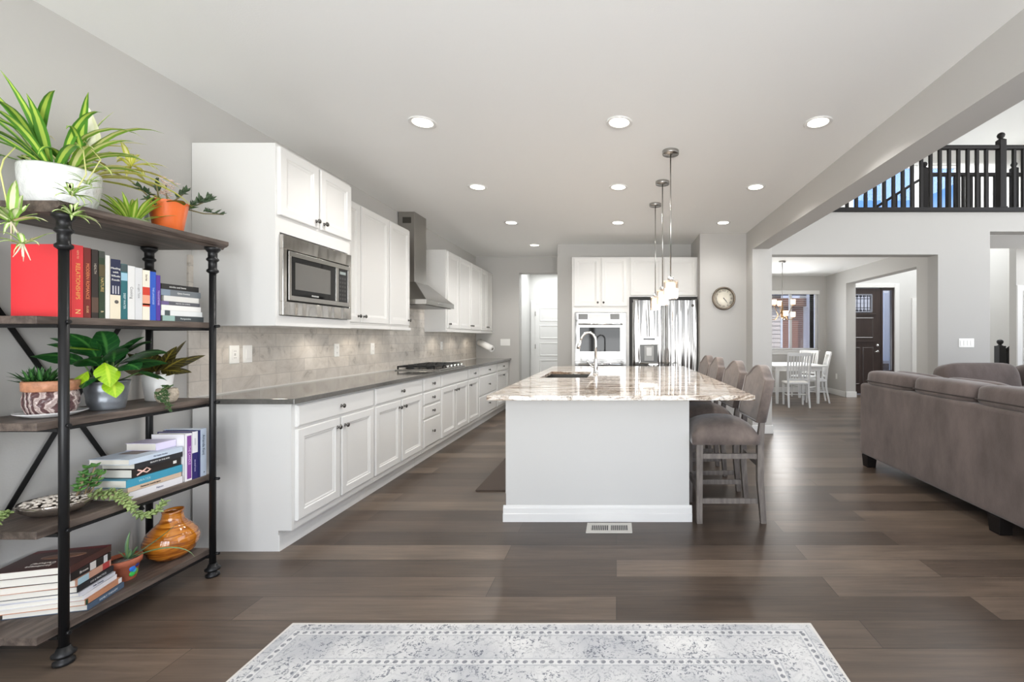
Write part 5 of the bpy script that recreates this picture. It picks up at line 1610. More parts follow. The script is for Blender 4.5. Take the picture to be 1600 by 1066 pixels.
Z5 = 0.1425
GT = 'large textbooks stacked on the bottom shelf'
stk = [(0.025, (74, 92, 112), 'blue-grey textbook at the bottom of the big stack on the lowest shelf', ('FAMILY THERAPY', 0.55, 0.012, (196, 204, 214)), -2.52, -2.222, 1.815, 2.005),
       (0.023, (196, 138, 104), 'orange-tan textbook second from the bottom of the big stack', None, -2.52, -2.226, 1.805, 2.0),
       (0.020, (226, 226, 230), 'white and lilac textbook third from the bottom of the big stack', None, -2.52, -2.232, 1.80, 1.985),
       (0.016, (206, 206, 214), 'thin pale grey book in the middle of the big stack', ('Skills Training', 0.5, 0.009, (90, 90, 110)), -2.52, -2.238, 1.80, 1.985),
       (0.026, (36, 36, 40), 'black textbook with grey capitals in the middle of the big stack', ('EYE & PRACTICE', 0.55, 0.011, (190, 190, 190)), -2.52, -2.244, 1.795, 1.985),
       (0.029, (196, 150, 128), 'textbook with an orange and pale blue picture spine in the big stack', None, -2.52, -2.25, 1.79, 1.98),
       (0.034, (30, 26, 26), 'thick black textbook with white labels, second from the top of the big stack', ('Brown', 0.3, 0.015, (214, 210, 206)), -2.525, -2.254, 1.785, 1.985),
       (0.030, (72, 40, 36), 'dark brown glossy textbook on top of the big stack on the lowest shelf', None, -2.53, -2.257, 1.78, 1.99)]
z = Z5
for k, (th, col, lb, ti, xa, xb, ya, yb) in enumerate(stk):
    bd = [(0.05, 0.35, (170, 200, 212)), (0.75, 0.95, (172, 60, 60))] if k == 5 else ([(0.9, 1.0, (226, 226, 226)), (0.0, 0.06, (40, 70, 50))] if k == 1 else ([(0.45, 0.6, (205, 200, 196)), (0.8, 0.9, (196, 196, 196))] if k == 6 else None))
    b = book_flat(xa + 0.012, xb - 0.006, ya + 0.022, yb + 0.014, z, th, col, lb, GT, ti, 0.24 + 0.025 * (k % 3), bd)
    if k == 7:
        mm = mat_of(b)
        hx_, hy_ = (xb - xa) / 2, (yb - ya) / 2
        def pl(a0, a1, b0_, b1_, nm, cc):
            g = G().box(a0, a1, b0_, b1_, th - 0.0008, th - 0.0002); g.v = [mm @ p for p in g.v]; build(g, nm, cover(cc), b)
        g = G().cushion((0.02, 0.02, th - 0.0006), (0.15, 0.05, 0.0022), e=0.9, nu=20, nv=6); g.v = [mm @ p for p in g.v]
        build(g, 'cover_picture', M('cover_brown_picture', (150, 104, 80), 0.35, noise=(30, 0.5)), b)
        pl(-hx_ + 0.01, hx_ - 0.005, hy_ - 0.03, hy_ - 0.006, 'cover_stripe', (104, 32, 36))
        for (s_, yy, sz) in (('Cultural', -0.042, 0.024), ('Landscape', -0.068, 0.020)):
            text(s_, sz, mm @ Vector((0.0, yy + 0.0, th + 0.0002)), mm.to_3x3() @ Vector((-1, 0, 0)), mm.to_3x3() @ Vector((0, -1, 0)), cover((226, 216, 206)), b)
    z += th

# ================================================================== POTS AND PLANTS
m_spider = leaf_mat('spider_leaf', (132, 172, 62), (232, 234, 160), 0.34)
m_spideryellow = leaf_mat('spider_leaf_yellow', (208, 210, 84), (246, 240, 176), 0.4)  # yellower leaf colour for the far-end leaves
m_spiderdark = leaf_mat('spider_leaf_green', (84, 140, 48), (186, 212, 92), 0.3)
m_plantlet = leaf_mat('plantlet_leaf', (146, 186, 84), (236, 240, 196), 0.4)
m_pale = leaf_mat('pale_leaf', (226, 226, 186), (240, 238, 214), 0.5)
m_soil = M('potting_soil', (66, 54, 46), 0.95, noise=(60, 0.5), bump=(80, 0.6))
m_runner = M('plant_runner', (214, 214, 140), 0.5)
m_root = M('pale_root', (226, 214, 190), 0.6)


def keep_off_wall(g, x=-2.54):
    for q in g.v: q.x = max(q.x, x)
    return g


def blade(g, c, az, elev, ln, w, droop=1.0, n=9, fold=0.35, twist=0.0):
    """a long arching leaf"""
    p = Vector(c); pts = []; sides = []; wd = []
    e_ = elev
    st = ln / (n - 1)
    for i in range(n):
        pts.append(p.copy())
        d = Vector((math.cos(az) * math.cos(e_), math.sin(az) * math.cos(e_), math.sin(e_)))
        f = i / (n - 1)
        wd.append(w * (0.55 + 1.2 * f) * (1 - f ** 3) if f < 0.4 else w * max(0.03, (1 - ((f - 0.4) / 0.6) ** 2.0)))
        a2 = az + twist * f
        sides.append(Vector((-math.sin(a2), math.cos(a2), 0)))
        p = p + d * st
        e_ -= droop * st / ln * 1.9 * (0.4 + f)
    g.strip(pts, wd, sides, fold)


def broad(g, c, az, elev, ln, w, droop=0.8, n=8, fold=0.22, stem=None, roll=0.0):
    p = Vector(c); pts = []; wd = []; sides = []
    e_ = elev
    st = ln / (n - 1)
    prof = [0.04, 0.5, 0.86, 1.0, 0.93, 0.72, 0.4, 0.02]
    for i in range(n):
        pts.append(p.copy()); wd.append(w * prof[i] if n == 8 else w * math.sin(PI * min(1, i / (n - 1) * 0.98 + 0.02)))
        s_ = Vector((-math.sin(az), math.cos(az), 0))
        if roll: s_ = s_ + Vector((0, 0, roll))
        sides.append(s_)
        d = Vector((math.cos(az) * math.cos(e_), math.sin(az) * math.cos(e_), math.sin(e_)))
        p = p + d * st
        e_ -= droop / (n - 1)
    g.strip(pts, wd, sides, fold)


class Stems:
    def __init__(s): s.q = []
    def tube(s, pts, r, n=6): s.q.append((pts, r, n))
    def build(s, mat, parent):
        for (pts, r, n) in s.q:
            build(keep_off_wall(G().tube(pts, r, n)), 'stem', mat, parent)


def plantlet(parent, c, s=1.0, seed=0, roots=False, name='plantlet', mat=None, nl=16, lim=None):
    r = random.Random(seed)
    g = G()
    for i in range(nl):
        az = 2 * PI * i / nl + r.uniform(-0.3, 0.3)
        blade(g, c, az, r.uniform(0.1, 1.3), s * r.uniform(0.06, 0.12), 0.0085 * s, r.uniform(0.6, 1.5), 7)
    if lim:
        for q in g.v:
            if lim[0] == 'x': q.x = max(q.x, lim[1])
            else: q.y = min(q.y, lim[1])
    o = build(g, name, mat or m_plantlet, parent, recalc=False)
    if roots:
        g = G()
        for i in range(5):
            a = r.uniform(0, 6.28)
            p = Vector(c)
            g.tube([p, p + Vector((0.012 * math.cos(a), 0.012 * math.sin(a), -0.03)), p + Vector((0.025 * math.cos(a), 0.022 * math.sin(a), -0.05 - 0.03 * r.random()))], [0.003, 0.0025, 0.001], 5)
        build(g, 'roots', m_root, o)
    return o


# --- big spider plant in a white pot on the top board
ZT = 1.8155
t = thing('spider_plant', 'large spider plant in a white textured pot on top of the bookshelf', 'plant', (-2.365, 1.905, ZT))
pc = Vector((-2.362, 1.905, 0))
m_wpot = M('white_textured_pot', (224, 226, 224), 0.25, bump=(30, 1.0), coat=0.3)
build(G().lathe([(0, ZT), (0.082, ZT), (0.094, ZT + 0.013), (0.108, ZT + 0.06), (0.116, ZT + 0.12), (0.118, ZT + 0.172), (0.115, ZT + 0.18), (0.108, ZT + 0.175), (0.106, ZT + 0.15), (0, ZT + 0.15)], pc, 40), 'pot', m_wpot, t)
build(G().lathe([(0, ZT + 0.151), (0.105, ZT + 0.151), (0.105, ZT + 0.16), (0, ZT + 0.166)], pc, 24), 'soil', m_soil, t)
r = random.Random(3)
g1, g2, g3 = G(), G(), G()
base_c = pc + Vector((0, 0, ZT + 0.165))
for i in range(30):
    az = r.uniform(0, 2 * PI)
    # the dark green half leans to the near end (-y, -x), the yellow half to the far end
    side = math.sin(az)
    c = base_c + Vector((r.uniform(-0.05, 0.05), r.uniform(-0.06, 0.06), 0))
    ln = r.uniform(0.26, 0.44)
    gg = g3 if side < -0.2 else (g2 if side > 0.45 else g1)
    blade(gg, c, az, r.uniform(0.55, 1.35), ln, r.uniform(0.010, 0.017), r.uniform(0.7, 1.5), 10)
for (az, el, ln, w, dr) in ((-1.75, 1.15, 0.42, 0.017, 0.5), (-2.0, 0.95, 0.44, 0.018, 0.6), (-1.45, 1.30, 0.36, 0.016, 0.4), (-1.2, 0.85, 0.34, 0.016, 0.8), (-1.9, 0.7, 0.40, 0.016, 0.8), (-1.6, 0.55, 0.36, 0.015, 0.6), (-1.0, 1.2, 0.3, 0.018, 0.5)):
    blade(g3, base_c + Vector((0.02, -0.05, 0)), az, el, ln, w, dr, 10)
for (az, el, ln, w, dr) in ((1.3, 0.75, 0.40, 0.018, 1.0), (1.55, 0.55, 0.42, 0.019, 0.9), (1.0, 0.45, 0.40, 0.018, 1.0), (1.7, 0.9, 0.38, 0.018, 1.2), (0.9, 0.7, 0.32, 0.018, 1.2), (1.2, 0.25, 0.36, 0.018, 0.8)):
    blade(g2, base_c + Vector((0.02, 0.06, 0)), az, el, ln, w, dr, 10)
for (az, el, ln, w, dr) in ((0.2, 1.1, 0.3, 0.018, 0.9), (-0.4, 0.9, 0.26, 0.017, 1.1), (0.6, 1.25, 0.34, 0.016, 0.7), (0.0, 0.7, 0.22, 0.016, 1.4), (1.2, 1.35, 0.36, 0.014, 0.3)):
    blade(g1, base_c + Vector((0.04, 0.0, 0)), az, el, ln, w, dr, 10)
build(keep_off_wall(g1), 'foliage', m_spider, t, recalc=False)
build(keep_off_wall(g2), 'yellow_foliage', m_spideryellow, t, recalc=False)
build(keep_off_wall(g3), 'green_foliage', m_spiderdark, t, recalc=False)
g = G(); broad(g, base_c + Vector((0.06, 0.05, 0.05)), -0.68, 1.50, 0.25, 0.036, 0.05, 8, 0.3)
sp_ = build(g, 'white_flower_leaf', m_pale, t, recalc=False)
g = G()
g.tube([base_c, base_c + Vector((0.10, -0.03, 0.12)), base_c + Vector((0.155, -0.05, 0.08)), Vector((-2.165, 1.83, 1.95)), Vector((-2.145, 1.765, 1.84))], 0.0022, 5)
g.tube([base_c, base_c + Vector((0.10, 0.0, 0.14)), base_c + Vector((0.17, 0.0, 0.06)), Vector((-2.178, 1.845, 1.93))], 0.0022, 5)
g.tube([base_c, base_c + Vector((0.0, -0.14, 0.06)), base_c + Vector((0.03, -0.20, -0.02)), Vector((-2.29, 1.665, 1.90)), Vector((-2.275, 1.68, 1.74))], 0.0025, 5)
g.tube([base_c, base_c + Vector((0.06, 0.14, 0.08)), Vector((-2.28, 2.10, 2.09))], 0.0022, 5)
build(g, 'runner', m_runner, t)
plantlet(t, Vector((-2.145, 1.765, 1.845)), 0.95, 5, lim=('x', -2.151))
plantlet(t, Vector((-2.145, 1.762, 1.765)), 0.9, 15, lim=('x', -2.137))
plantlet(t, Vector((-2.178, 1.845, 1.915)), 0.7, 6, nl=9)
plantlet(t, Vector((-2.27, 1.68, 1.72)), 1.7, 7, True, nl=20, lim=('y', 1.695))
plantlet(t, Vector((-2.215, 1.672, 1.635)), 1.1, 9, True, nl=9, lim=('y', 1.695))
plantlet(t, Vector((-2.28, 2.10, 2.09)), 1.3, 8, False, 'plantlet', m_spideryellow, 12)

# --- small spider plant beside it
t = thing('small_spider_plant', 'small bright green spider plant between the white and orange pots', 'plant', (-2.26, 2.09, ZT))
build(G().lathe([(0, ZT), (0.045, ZT), (0.06, ZT + 0.02), (0.056, ZT + 0.02), (0, ZT + 0.012)], (-2.262, 2.092, 0), 24), 'dish', M('green_dish', (120, 140, 96), 0.4), t)
g = G(); r = random.Random(11)
for i in range(26):
    az = 2 * PI * i / 26 + r.uniform(-0.2, 0.2)
    blade(g, Vector((-2.262 + 0.02 * math.cos(az), 2.092 + 0.02 * math.sin(az), ZT + 0.012)), az, r.uniform(0.6, 1.35), r.uniform(0.12, 0.19), 0.010, r.uniform(0.3, 1.1), 8)
build(keep_off_wall(g), 'foliage', leaf_mat('lime_leaf', (128, 168, 50), (196, 210, 106), 0.3), t, recalc=False)

# --- glass jar and orange pot
t = thing('glass_jar', 'clear glass jar standing behind the orange pot', 'jar', (-2.40, 2.36, ZT))
build(G().lathe([(0, ZT), (0.058, ZT), (0.062, ZT + 0.01), (0.062, ZT + 0.13), (0.055, ZT + 0.135), (0.055, ZT + 0.15), (0.052, ZT + 0.15), (0.052, ZT + 0.135), (0.059, ZT + 0.128), (0.059, ZT + 0.012), (0, ZT + 0.008)], (-2.42, 2.38, 0), 28), 'jar_body', glass_mat('jar_glass', (0.9, 0.95, 0.92, 1), 0.82), t)
t = thing('kalanchoe_pot', 'orange pot of small succulents and pale pink flowers on top of the bookshelf', 'plant', (-2.262, 2.262, ZT))
oc = Vector((-2.262, 2.262, 0))
m_orange = M('orange_glaze', (232, 112, 52), 0.35, coat=0.3)
build(G().lathe([(0, ZT), (0.052, ZT), (0.055, ZT + 0.004), (0.077, ZT + 0.146), (0.079, ZT + 0.15), (0.073, ZT + 0.15), (0.07, ZT + 0.125), (0, ZT + 0.125)], oc, 36), 'pot', m_orange, t)
build(G().lathe([(0, ZT + 0.126), (0.069, ZT + 0.126), (0.0, ZT + 0.132)], oc, 20), 'soil', m_soil, t)
g = G()
zb = ZT + 0.135
broad(g, oc + Vector((0.03, -0.02, 0.130)), -0.3, 0.5, 0.10, 0.036, 0.8); broad(g, oc + Vector((0.02, 0.02, 0.130)), 0.6, 0.5, 0.09, 0.034, 0.7); broad(g, oc + Vector((0.0, -0.04, 0.128)), -1.3, 0.6, 0.07, 0.026, 0.8)
for q in g.v: q.z += 0
g.v = [Vector((q.x, q.y, q.z + ZT)) for q in g.v]
build(g, 'broad_leaves', leaf_mat('kalanchoe_leaf', (44, 104, 36), (66, 128, 48), 0.2, 0.3), t, recalc=False)
g = G(); sg = Stems(); r = random.Random(21)
top = oc + Vector((0.0, -0.012, ZT + 0.235))
sg.tube([oc + Vector((0, 0, ZT + 0.13)), oc + Vector((0.0, -0.01, ZT + 0.19)), top], 0.003, 6)
for i in range(34):
    c = top + Vector((r.uniform(-0.035, 0.035), r.uniform(-0.035, 0.035), r.uniform(-0.055, 0.035)))
    for k in range(4):
        a = k * PI / 2 + r.random()
        g.blob(c, (math.cos(a), math.sin(a), 0.4), 0.013, 0.0055, 0.0015, 5, 3)
build(g, 'flowers', M('pale_pink_petals', (246, 224, 214), 0.6), t)
m_jade = M('succulent_dark', (60, 82, 52), 0.4, noise=(30, 0.35))
g = G()
def sprig(p0, p1, nl, ll, seed, sgd, lg):
    r = random.Random(seed)
    p0, p1 = Vector(p0), Vector(p1)
    mid_ = (p0 + p1) / 2 + Vector((0, 0, -0.012))
    sgd.tube([p0, mid_, p1], [0.004, 0.0035, 0.003], 6)
    for i in range(nl):
        f = 0.5 + 0.5 * i / nl
        c = p0.lerp(p1, f)
        a = r.uniform(0, 6.28)
        lg.blob(c, Vector((math.cos(a) * 0.6, math.sin(a) * 0.6, r.uniform(-0.3, 0.9))) + (p1 - p0).normalized() * 0.6, ll * r.uniform(0.7, 1.1), ll * 0.22, ll * 0.1, 6, 4)
top_o = oc + Vector((0, 0, ZT + 0.135))
sprig(top_o + Vector((0.03, 0.03, 0)), top_o + Vector((0.07, 0.165, 0.085)), 20, 0.048, 1, sg, g)
sprig(top_o + Vector((0.03, 0.04, 0)), top_o + Vector((0.09, 0.215, 0.015)), 9, 0.042, 2, sg, g)
sprig(top_o + Vector((0, -0.02, 0)), top_o + Vector((0.03, 0.07, 0.10)), 14, 0.036, 3, sg, g)
sprig(top_o + Vector((0, -0.04, 0)), top_o + Vector((0.02, -0.165, 0.045)), 16, 0.034, 4, sg, g)
sprig(top_o + Vector((0, -0.04, 0)), top_o + Vector((0.04, -0.10, 0.09)), 14, 0.03, 5, sg, g)
sprig(top_o + Vector((0, -0.03, 0)), top_o + Vector((0.04, -0.15, -0.01)), 10, 0.03, 6, sg, g)
sprig(top_o + Vector((0.03, 0.03, 0.0)), top_o + Vector((0.075, 0.07, 0.03)), 16, 0.026, 7, sg, g)
build(keep_off_wall(g), 'succulent_leaves', m_jade, t)
sg.build(M('plant_stem', (112, 104, 72), 0.7), t)

# --- third shelf
Z3 = 0.9575
o = build(G().lathe([(0, Z3 + 0.0), (0.058, Z3), (0.066, Z3 + 0.004), (0.100, Z3 + 0.018), (0.102, Z3 + 0.021), (0.070, Z3 + 0.009), (0, Z3 + 0.007)], (-2.345, 1.86, 0), 40), 'saucer', M('white_saucer', (236, 236, 236), 0.2, coat=0.4))
tag(o, 'white saucer under the carved brown pot on the third shelf', 'saucer')
t = thing('haworthia_pot', 'spiky green succulent in a carved plum and terracotta pot on a white saucer', 'plant', (-2.345, 1.86, Z3 + 0.009))
hc = Vector((-2.345, 1.86, Z3 + 0.0096))
def carved():
    m, tt, b = mk('carved_plum_glaze')
    tc = N(tt, 'ShaderNodeTexCoord')
    wv = N(tt, 'ShaderNodeTexWave', Scale=13.0, Distortion=9.0, Detail=3.0); wv.inputs['Detail Scale'].default_value = 1.4
    tt.links.new(tc.outputs['Object'], wv.inputs['Vector'])
    tt.links.new(ramp(tt, wv.outputs['Fac'], [(0.0, lin((84, 58, 60))), (0.45, lin((104, 80, 78))), (0.62, lin((168, 148, 143))), (0.8, lin((206, 190, 184))), (1.0, lin((150, 132, 128)))]), b.inputs['Base Color'])
    b.inputs['Roughness'].default_value = 0.25
    bp = N(tt, 'ShaderNodeBump', Strength=0.7, Distance=0.01); tt.links.new(wv.outputs['Fac'], bp.inputs['Height']); tt.links.new(bp.outputs[0], b.inputs['Normal'])
    return m
build(G().lathe([(0, 0), (0.060, 0), (0.067, 0.008), (0.077, 0.04), (0.078, 0.07), (0.073, 0.098), (0.0, 0.098)], hc, 40), 'pot', carved(), t)
build(G().lathe([(0.072, 0.096), (0.079, 0.10), (0.080, 0.135), (0.076, 0.14), (0.069, 0.136), (0.067, 0.12), (0, 0.12)], hc, 40), 'rim_band', M('terracotta_band', (196, 138, 104), 0.5, noise=(36, 0.4), bump=(40, 0.6)), t)
g = G(); r = random.Random(31)
for k in range(9):
    cx_, cy_ = r.uniform(-0.045, 0.045), r.uniform(-0.045, 0.045)
    for i in range(13):
        az = r.uniform(0, 6.28)
        blade(g, hc + Vector((cx_, cy_, 0.125)), az, r.uniform(0.3, 1.4), r.uniform(0.04, 0.085), 0.0065, r.uniform(-0.2, 0.6), 5, 0.5)
build(keep_off_wall(g), 'foliage', leaf_mat('haworthia_leaf', (44, 84, 44), (70, 118, 58), 0.4, 0.35), t, recalc=False)

t = thing('peace_lily', 'broad-leaved green plant with one lime leaf in a galvanised bucket', 'plant', (-2.335, 2.05, Z3))
bc = Vector((-2.325, 2.045, Z3))
m_galv = M('galvanised_zinc', (164, 170, 178), 0.35, metal=0.75, noise=(24, 0.25), bump=(30, 0.15))
prof = [(0, 0), (0.056, 0), (0.058, 0.004)]
for i in range(1, 13):
    f = i / 12
    prof.append((0.058 + 0.016 * f + (0.0012 if i in (3, 4, 8, 9) else 0), 0.004 + 0.118 * f))
prof += [(0.0765, 0.124), (0.0765, 0.13), (0.072, 0.13), (0.069, 0.11), (0, 0.11)]
build(G().lathe(prof, bc, 36), 'bucket', m_galv, t)
build(G().lathe([(0, 0.111), (0.068, 0.111), (0, 0.118)], bc, 20), 'soil', m_soil, t)
g = G(); sg = Stems(); r = random.Random(41)
LD = [(-1.7, 0.75, 0.17, 0.045), (-2.2, 0.9, 0.15, 0.04), (-1.2, 0.6, 0.15, 0.042), (-0.7, 0.9, 0.13, 0.045), (0.0, 1.0, 0.13, 0.042), (0.6, 0.6, 0.15, 0.046), (1.2, 0.7, 0.17, 0.048), (1.6, 0.9, 0.18, 0.04), (1.9, 0.5, 0.13, 0.04), (-0.2, 0.4, 0.12, 0.04), (2.6, 1.0, 0.13, 0.045), (-2.6, 1.1, 0.14, 0.04), (-1.5, 1.25, 0.17, 0.042), (-0.9, 1.35, 0.17, 0.042), (1.3, 1.2, 0.15, 0.042), (0.9, 1.3, 0.14, 0.036), (-1.0, 0.15, 0.12, 0.04), (0.3, 0.1, 0.11, 0.04)]
for (az, el, ln, w) in LD:
    stl = r.uniform(0.08, 0.13)
    s0_ = bc + Vector((r.uniform(-0.03, 0.03), r.uniform(-0.03, 0.03), 0.112))
    e_ = min(1.35, el + 0.35)
    s1_ = s0_ + Vector((math.cos(az) * math.cos(e_), math.sin(az) * math.cos(e_), math.sin(e_))) * stl
    sg.tube([s0_, s1_], 0.0028, 5)
    if s1_.x + math.cos(az) * math.cos(el) * ln < -2.53: ln *= 0.6
    broad(g, s1_, az, el, ln * 1.1, w * 1.05, 1.1, roll=0.55 * (1 if math.sin(az) > 0 else -1) * -1)
for q in g.v: q.z = min(q.z, 1.312)
build(keep_off_wall(g, -2.485), 'foliage', leaf_mat('lily_leaf', (26, 70, 32), (66, 120, 56), 0.06, 0.28, 0.35), t, recalc=False)
sg.build(M('green_stem', (74, 104, 48), 0.5), t)
m_lime = leaf_mat('lime_leaf_broad', (146, 190, 30), (186, 214, 60), 0.08, 0.35, 0.5)
g = G(); broad(g, bc + Vector((0.058, -0.06, 0.215)), -0.45, -0.75, 0.125, 0.042, 0.7); broad(g, bc + Vector((0.068, -0.045, 0.145)), -0.4, -0.8, 0.10, 0.036, 0.6)
broad(g, bc + Vector((0.03, -0.10, 0.18)), -1.6, -0.7, 0.10, 0.034, 0.6); broad(g, bc + Vector((0.04, -0.06, 0.27)), -1.75, 0.25, 0.15, 0.034, 0.3)
broad(g, bc + Vector((0.04, 0.10, 0.16)), 1.3, -0.2, 0.09, 0.024, 0.7)
build(keep_off_wall(g), 'lime_leaves', m_lime, t, recalc=False)

t = thing('croton', 'dark olive croton with yellow-veined leaves in a smooth white pot', 'plant', (-2.385, 2.33, Z3))
cc = Vector((-2.39, 2.335, Z3))
build(G().lathe([(0, 0), (0.044, 0), (0.047, 0.004), (0.062, 0.135), (0.059, 0.138), (0.055, 0.118), (0, 0.118)], cc, 32), 'pot', M('smooth_white_pot', (238, 238, 236), 0.3), t)
build(G().lathe([(0, 0.119), (0.055, 0.119), (0, 0.124)], cc, 18), 'soil', m_soil, t)
g = G()
for (az, el, ln, w) in ((1.0, 1.25, 0.19, 0.036), (0.9, 0.65, 0.19, 0.034), (-1.2, 0.75, 0.20, 0.042), (-1.6, 0.35, 0.15, 0.036), (-0.6, 0.5, 0.15, 0.036), (0.4, 0.8, 0.13, 0.034), (1.5, 0.4, 0.14, 0.03), (-2.0, 1.0, 0.14, 0.034), (0.2, 1.3, 0.15, 0.03), (2.6, 1.2, 0.12, 0.03), (0.0, 0.2, 0.11, 0.03), (1.2, 0.1, 0.13, 0.026)):
    broad(g, cc + Vector((0.015 * math.cos(az), 0.015 * math.sin(az), 0.15)), az, el, ln, w * 1.1, 0.5, roll=0.9 * (-1 if math.sin(az) > 0 else 1))
build(keep_off_wall(g), 'foliage', leaf_mat('croton_leaf', (62, 58, 30), (146, 132, 52), 0.06, 0.35, 0.6), t, recalc=False)
build(G().tube([cc + Vector((0, 0, 0.118)), cc + Vector((0, 0, 0.165))], 0.008, 8), 'stem', M('woody_stem', (92, 74, 56), 0.8), t)

t = thing('string_succulent', 'trailing green succulent in a small cream ribbed bowl on the third shelf', 'plant', (-2.265, 2.235, Z3))
sc_ = Vector((-2.262, 2.255, Z3))
m_cream = M('cream_ribbed_bowl', (206, 192, 172), 0.55, noise=(90, 0.3), bump=(120, 0.8))
build(G().lathe([(0, 0), (0.028, 0), (0.036, 0.008), (0.045, 0.032), (0.044, 0.052), (0.039, 0.07), (0.036, 0.072), (0.035, 0.062), (0, 0.06)], sc_, 32), 'bowl', m_cream, t)
g = G(); sg = Stems(); r = random.Random(51)
for k in range(5):
    p = [sc_ + Vector((0.0, 0.0, 0.065)), sc_ + Vector((0.02 + 0.01 * k, -0.035, 0.088)), sc_ + Vector((0.052, -0.055 - 0.012 * k, 0.06)), sc_ + Vector((0.074, -0.062 - 0.014 * k, 0.005 + 0.008 * k)), sc_ + Vector((0.078, -0.055 - 0.014 * k, -0.035 + 0.016 * k))]
    sg.tube(p, 0.002, 5)
    for i in range(30):
        f = r.uniform(0.8, 4); j = int(min(3, f)); c = p[j].lerp(p[j + 1], f - j)
        a = r.uniform(0, 6.28)
        g.blob(c, (math.cos(a), math.sin(a), r.uniform(-0.4, 0.9)), r.uniform(0.010, 0.018), 0.0045, 0.003, 5, 3)
for q in g.v:
    if q.z < Z3 + 0.002: q.x = max(q.x, -2.199)
build(keep_off_wall(g), 'foliage', M('string_leaf', (72, 104, 58), 0.4, noise=(40, 0.4), col2=(52, 82, 44)), t)
sg.build(M('string_stem', (96, 110, 66), 0.6), t)

# --- fourth shelf: mercury glass dish with pebbles and succulents
Z4b = 0.5455
t = thing('succulent_dish', 'silvery glass dish of white pebbles with trailing succulents', 'plant', (-2.36, 1.87, Z4b))
dc = Vector((-2.355, 1.885, Z4b))
m_merc = M('mercury_glass', (178, 168, 158), 0.12, metal=0.9, noise=(16, 0.4), bump=(22, 0.4))
build(G().lathe([(0, 0), (0.045, 0.0), (0.07, 0.008), (0.098, 0.03), (0.107, 0.052), (0.104, 0.056), (0.097, 0.05), (0, 0.046)], dc, 40, sx=1.08, sy=1.0), 'dish', m_merc, t)
m_peb = M('pale_pebbles', (226, 216, 204), 0.6, noise=(30, 0.3))
g = G(); r = random.Random(61)
for i in range(230):
    a = r.uniform(0, 6.28); q = 0.096 * math.sqrt(r.random())
    s_ = r.uniform(0.004, 0.0075)
    g.cushion(dc + Vector((q * math.cos(a) * 1.05, q * math.sin(a), 0.05 + s_ * 0.5 + 0.018 * (1 - q / 0.096))), (s_ * 2.2, s_ * 1.8, s_ * 1.2), e=0.9, nu=8, nv=5)
pb = build(g, 'pebbles', m_peb, t); pb['kind'] = 'stuff'
m_jade2 = M('jade_leaf', (104, 150, 76), 0.35, noise=(20, 0.3), col2=(66, 112, 50))
g = G(); sg = Stems()
for (ox, oy, h) in ((0.05, 0.055, 0.10), (0.075, 0.075, 0.125), (0.03, 0.085, 0.115), (0.07, 0.035, 0.075), (0.06, 0.10, 0.09), (0.085, 0.09, 0.085)):
    p0 = dc + Vector((ox * 0.7, oy * 0.7, 0.05)); p1 = dc + Vector((ox, oy, 0.05 + h))
    sg.tube([p0, p1], 0.003, 5)
    for k in range(3):
        c = p0.lerp(p1, 0.45 + 0.27 * k)
        for i in range(3):
            a = i * 2.09 + k * 1.1 + ox * 40
            g.blob(c, (math.cos(a), math.sin(a), 0.9 if k == 2 else 0.5), 0.030 - 0.003 * k, 0.0125, 0.0055, 8, 5)
build(g, 'jade_leaves', m_jade2, t)
m_trail = M('trailing_leaf', (150, 168, 104), 0.45, noise=(12, 0.4), col2=(112, 132, 78))
g = G()
paths = [([(-2.30, 1.97, 0.60), (-2.22, 1.99, 0.60), (-2.182, 2.0, 0.565), (-2.165, 2.02, 0.49), (-2.155, 2.05, 0.465), (-2.15, 2.10, 0.475), (-2.15, 2.135, 0.505)], 80),
         ([(-2.28, 1.93, 0.60), (-2.215, 1.97, 0.59), (-2.175, 1.99, 0.545), (-2.165, 2.01, 0.515)], 40),
         ([(-2.38, 1.76, 0.60), (-2.37, 1.72, 0.595), (-2.34, 1.675, 0.565), (-2.32, 1.655, 0.50), (-2.31, 1.645, 0.45)], 55)]
for (p, nl) in paths:
    p = [Vector(q) for q in p]
    sg.tube(p, 0.0025, 5)
    for i in range(nl):
        f = (i + 0.5) / nl * (len(p) - 1); j = int(f); c = p[j].lerp(p[j + 1], f - j)
        a = i * 2.4
        tdir = (p[j + 1] - p[j]).normalized()
        u = tdir.orthogonal().normalized(); w_ = tdir.cross(u)
        g.blob(c, (u * math.cos(a) + w_ * math.sin(a)) + tdir * 0.4, r.uniform(0.018, 0.027), 0.0085, 0.005, 6, 4)
build(g, 'trailing_leaves', m_trail, t)
sg.build(M('succulent_stem', (140, 120, 92), 0.7), t)

# --- bottom shelf: terracotta pot and amber vase
t = thing('aloe_pot', 'small terracotta pot with an aloe and blue and green painted marks', 'plant', (-2.32, 2.135, Z5))
ac = Vector((-2.33, 2.115, Z5))
m_terra = M('terracotta', (176, 98, 70), 0.75, noise=(14, 0.2), bump=(60, 0.15))
build(G().lathe([(0, 0), (0.043, 0), (0.045, 0.003), (0.058, 0.073), (0.065, 0.076), (0.068, 0.102), (0.062, 0.103), (0.058, 0.086), (0, 0.086)], ac, 36), 'pot', m_terra, t)
m_grit = M('grey_gravel', (156, 148, 140), 0.9, noise=(110, 0.6), bump=(110, 0.8))
build(G().lathe([(0, 0.0865), (0.0575, 0.0865), (0, 0.094)], ac, 20), 'gravel', m_grit, t)
def mark(a, z, s_, col, sz=1.0):
    rr_ = 0.0455 + (z / 0.073) * 0.0125
    c = ac + Vector((math.cos(a) * rr_, math.sin(a) * rr_, z))
    build(G().cushion(c, (0.006, s_, s_ * sz), e=1.0, nu=14, nv=8, rot=Matrix.Rotation(a, 3, 'Z')), 'painted_mark', cover(col), t)
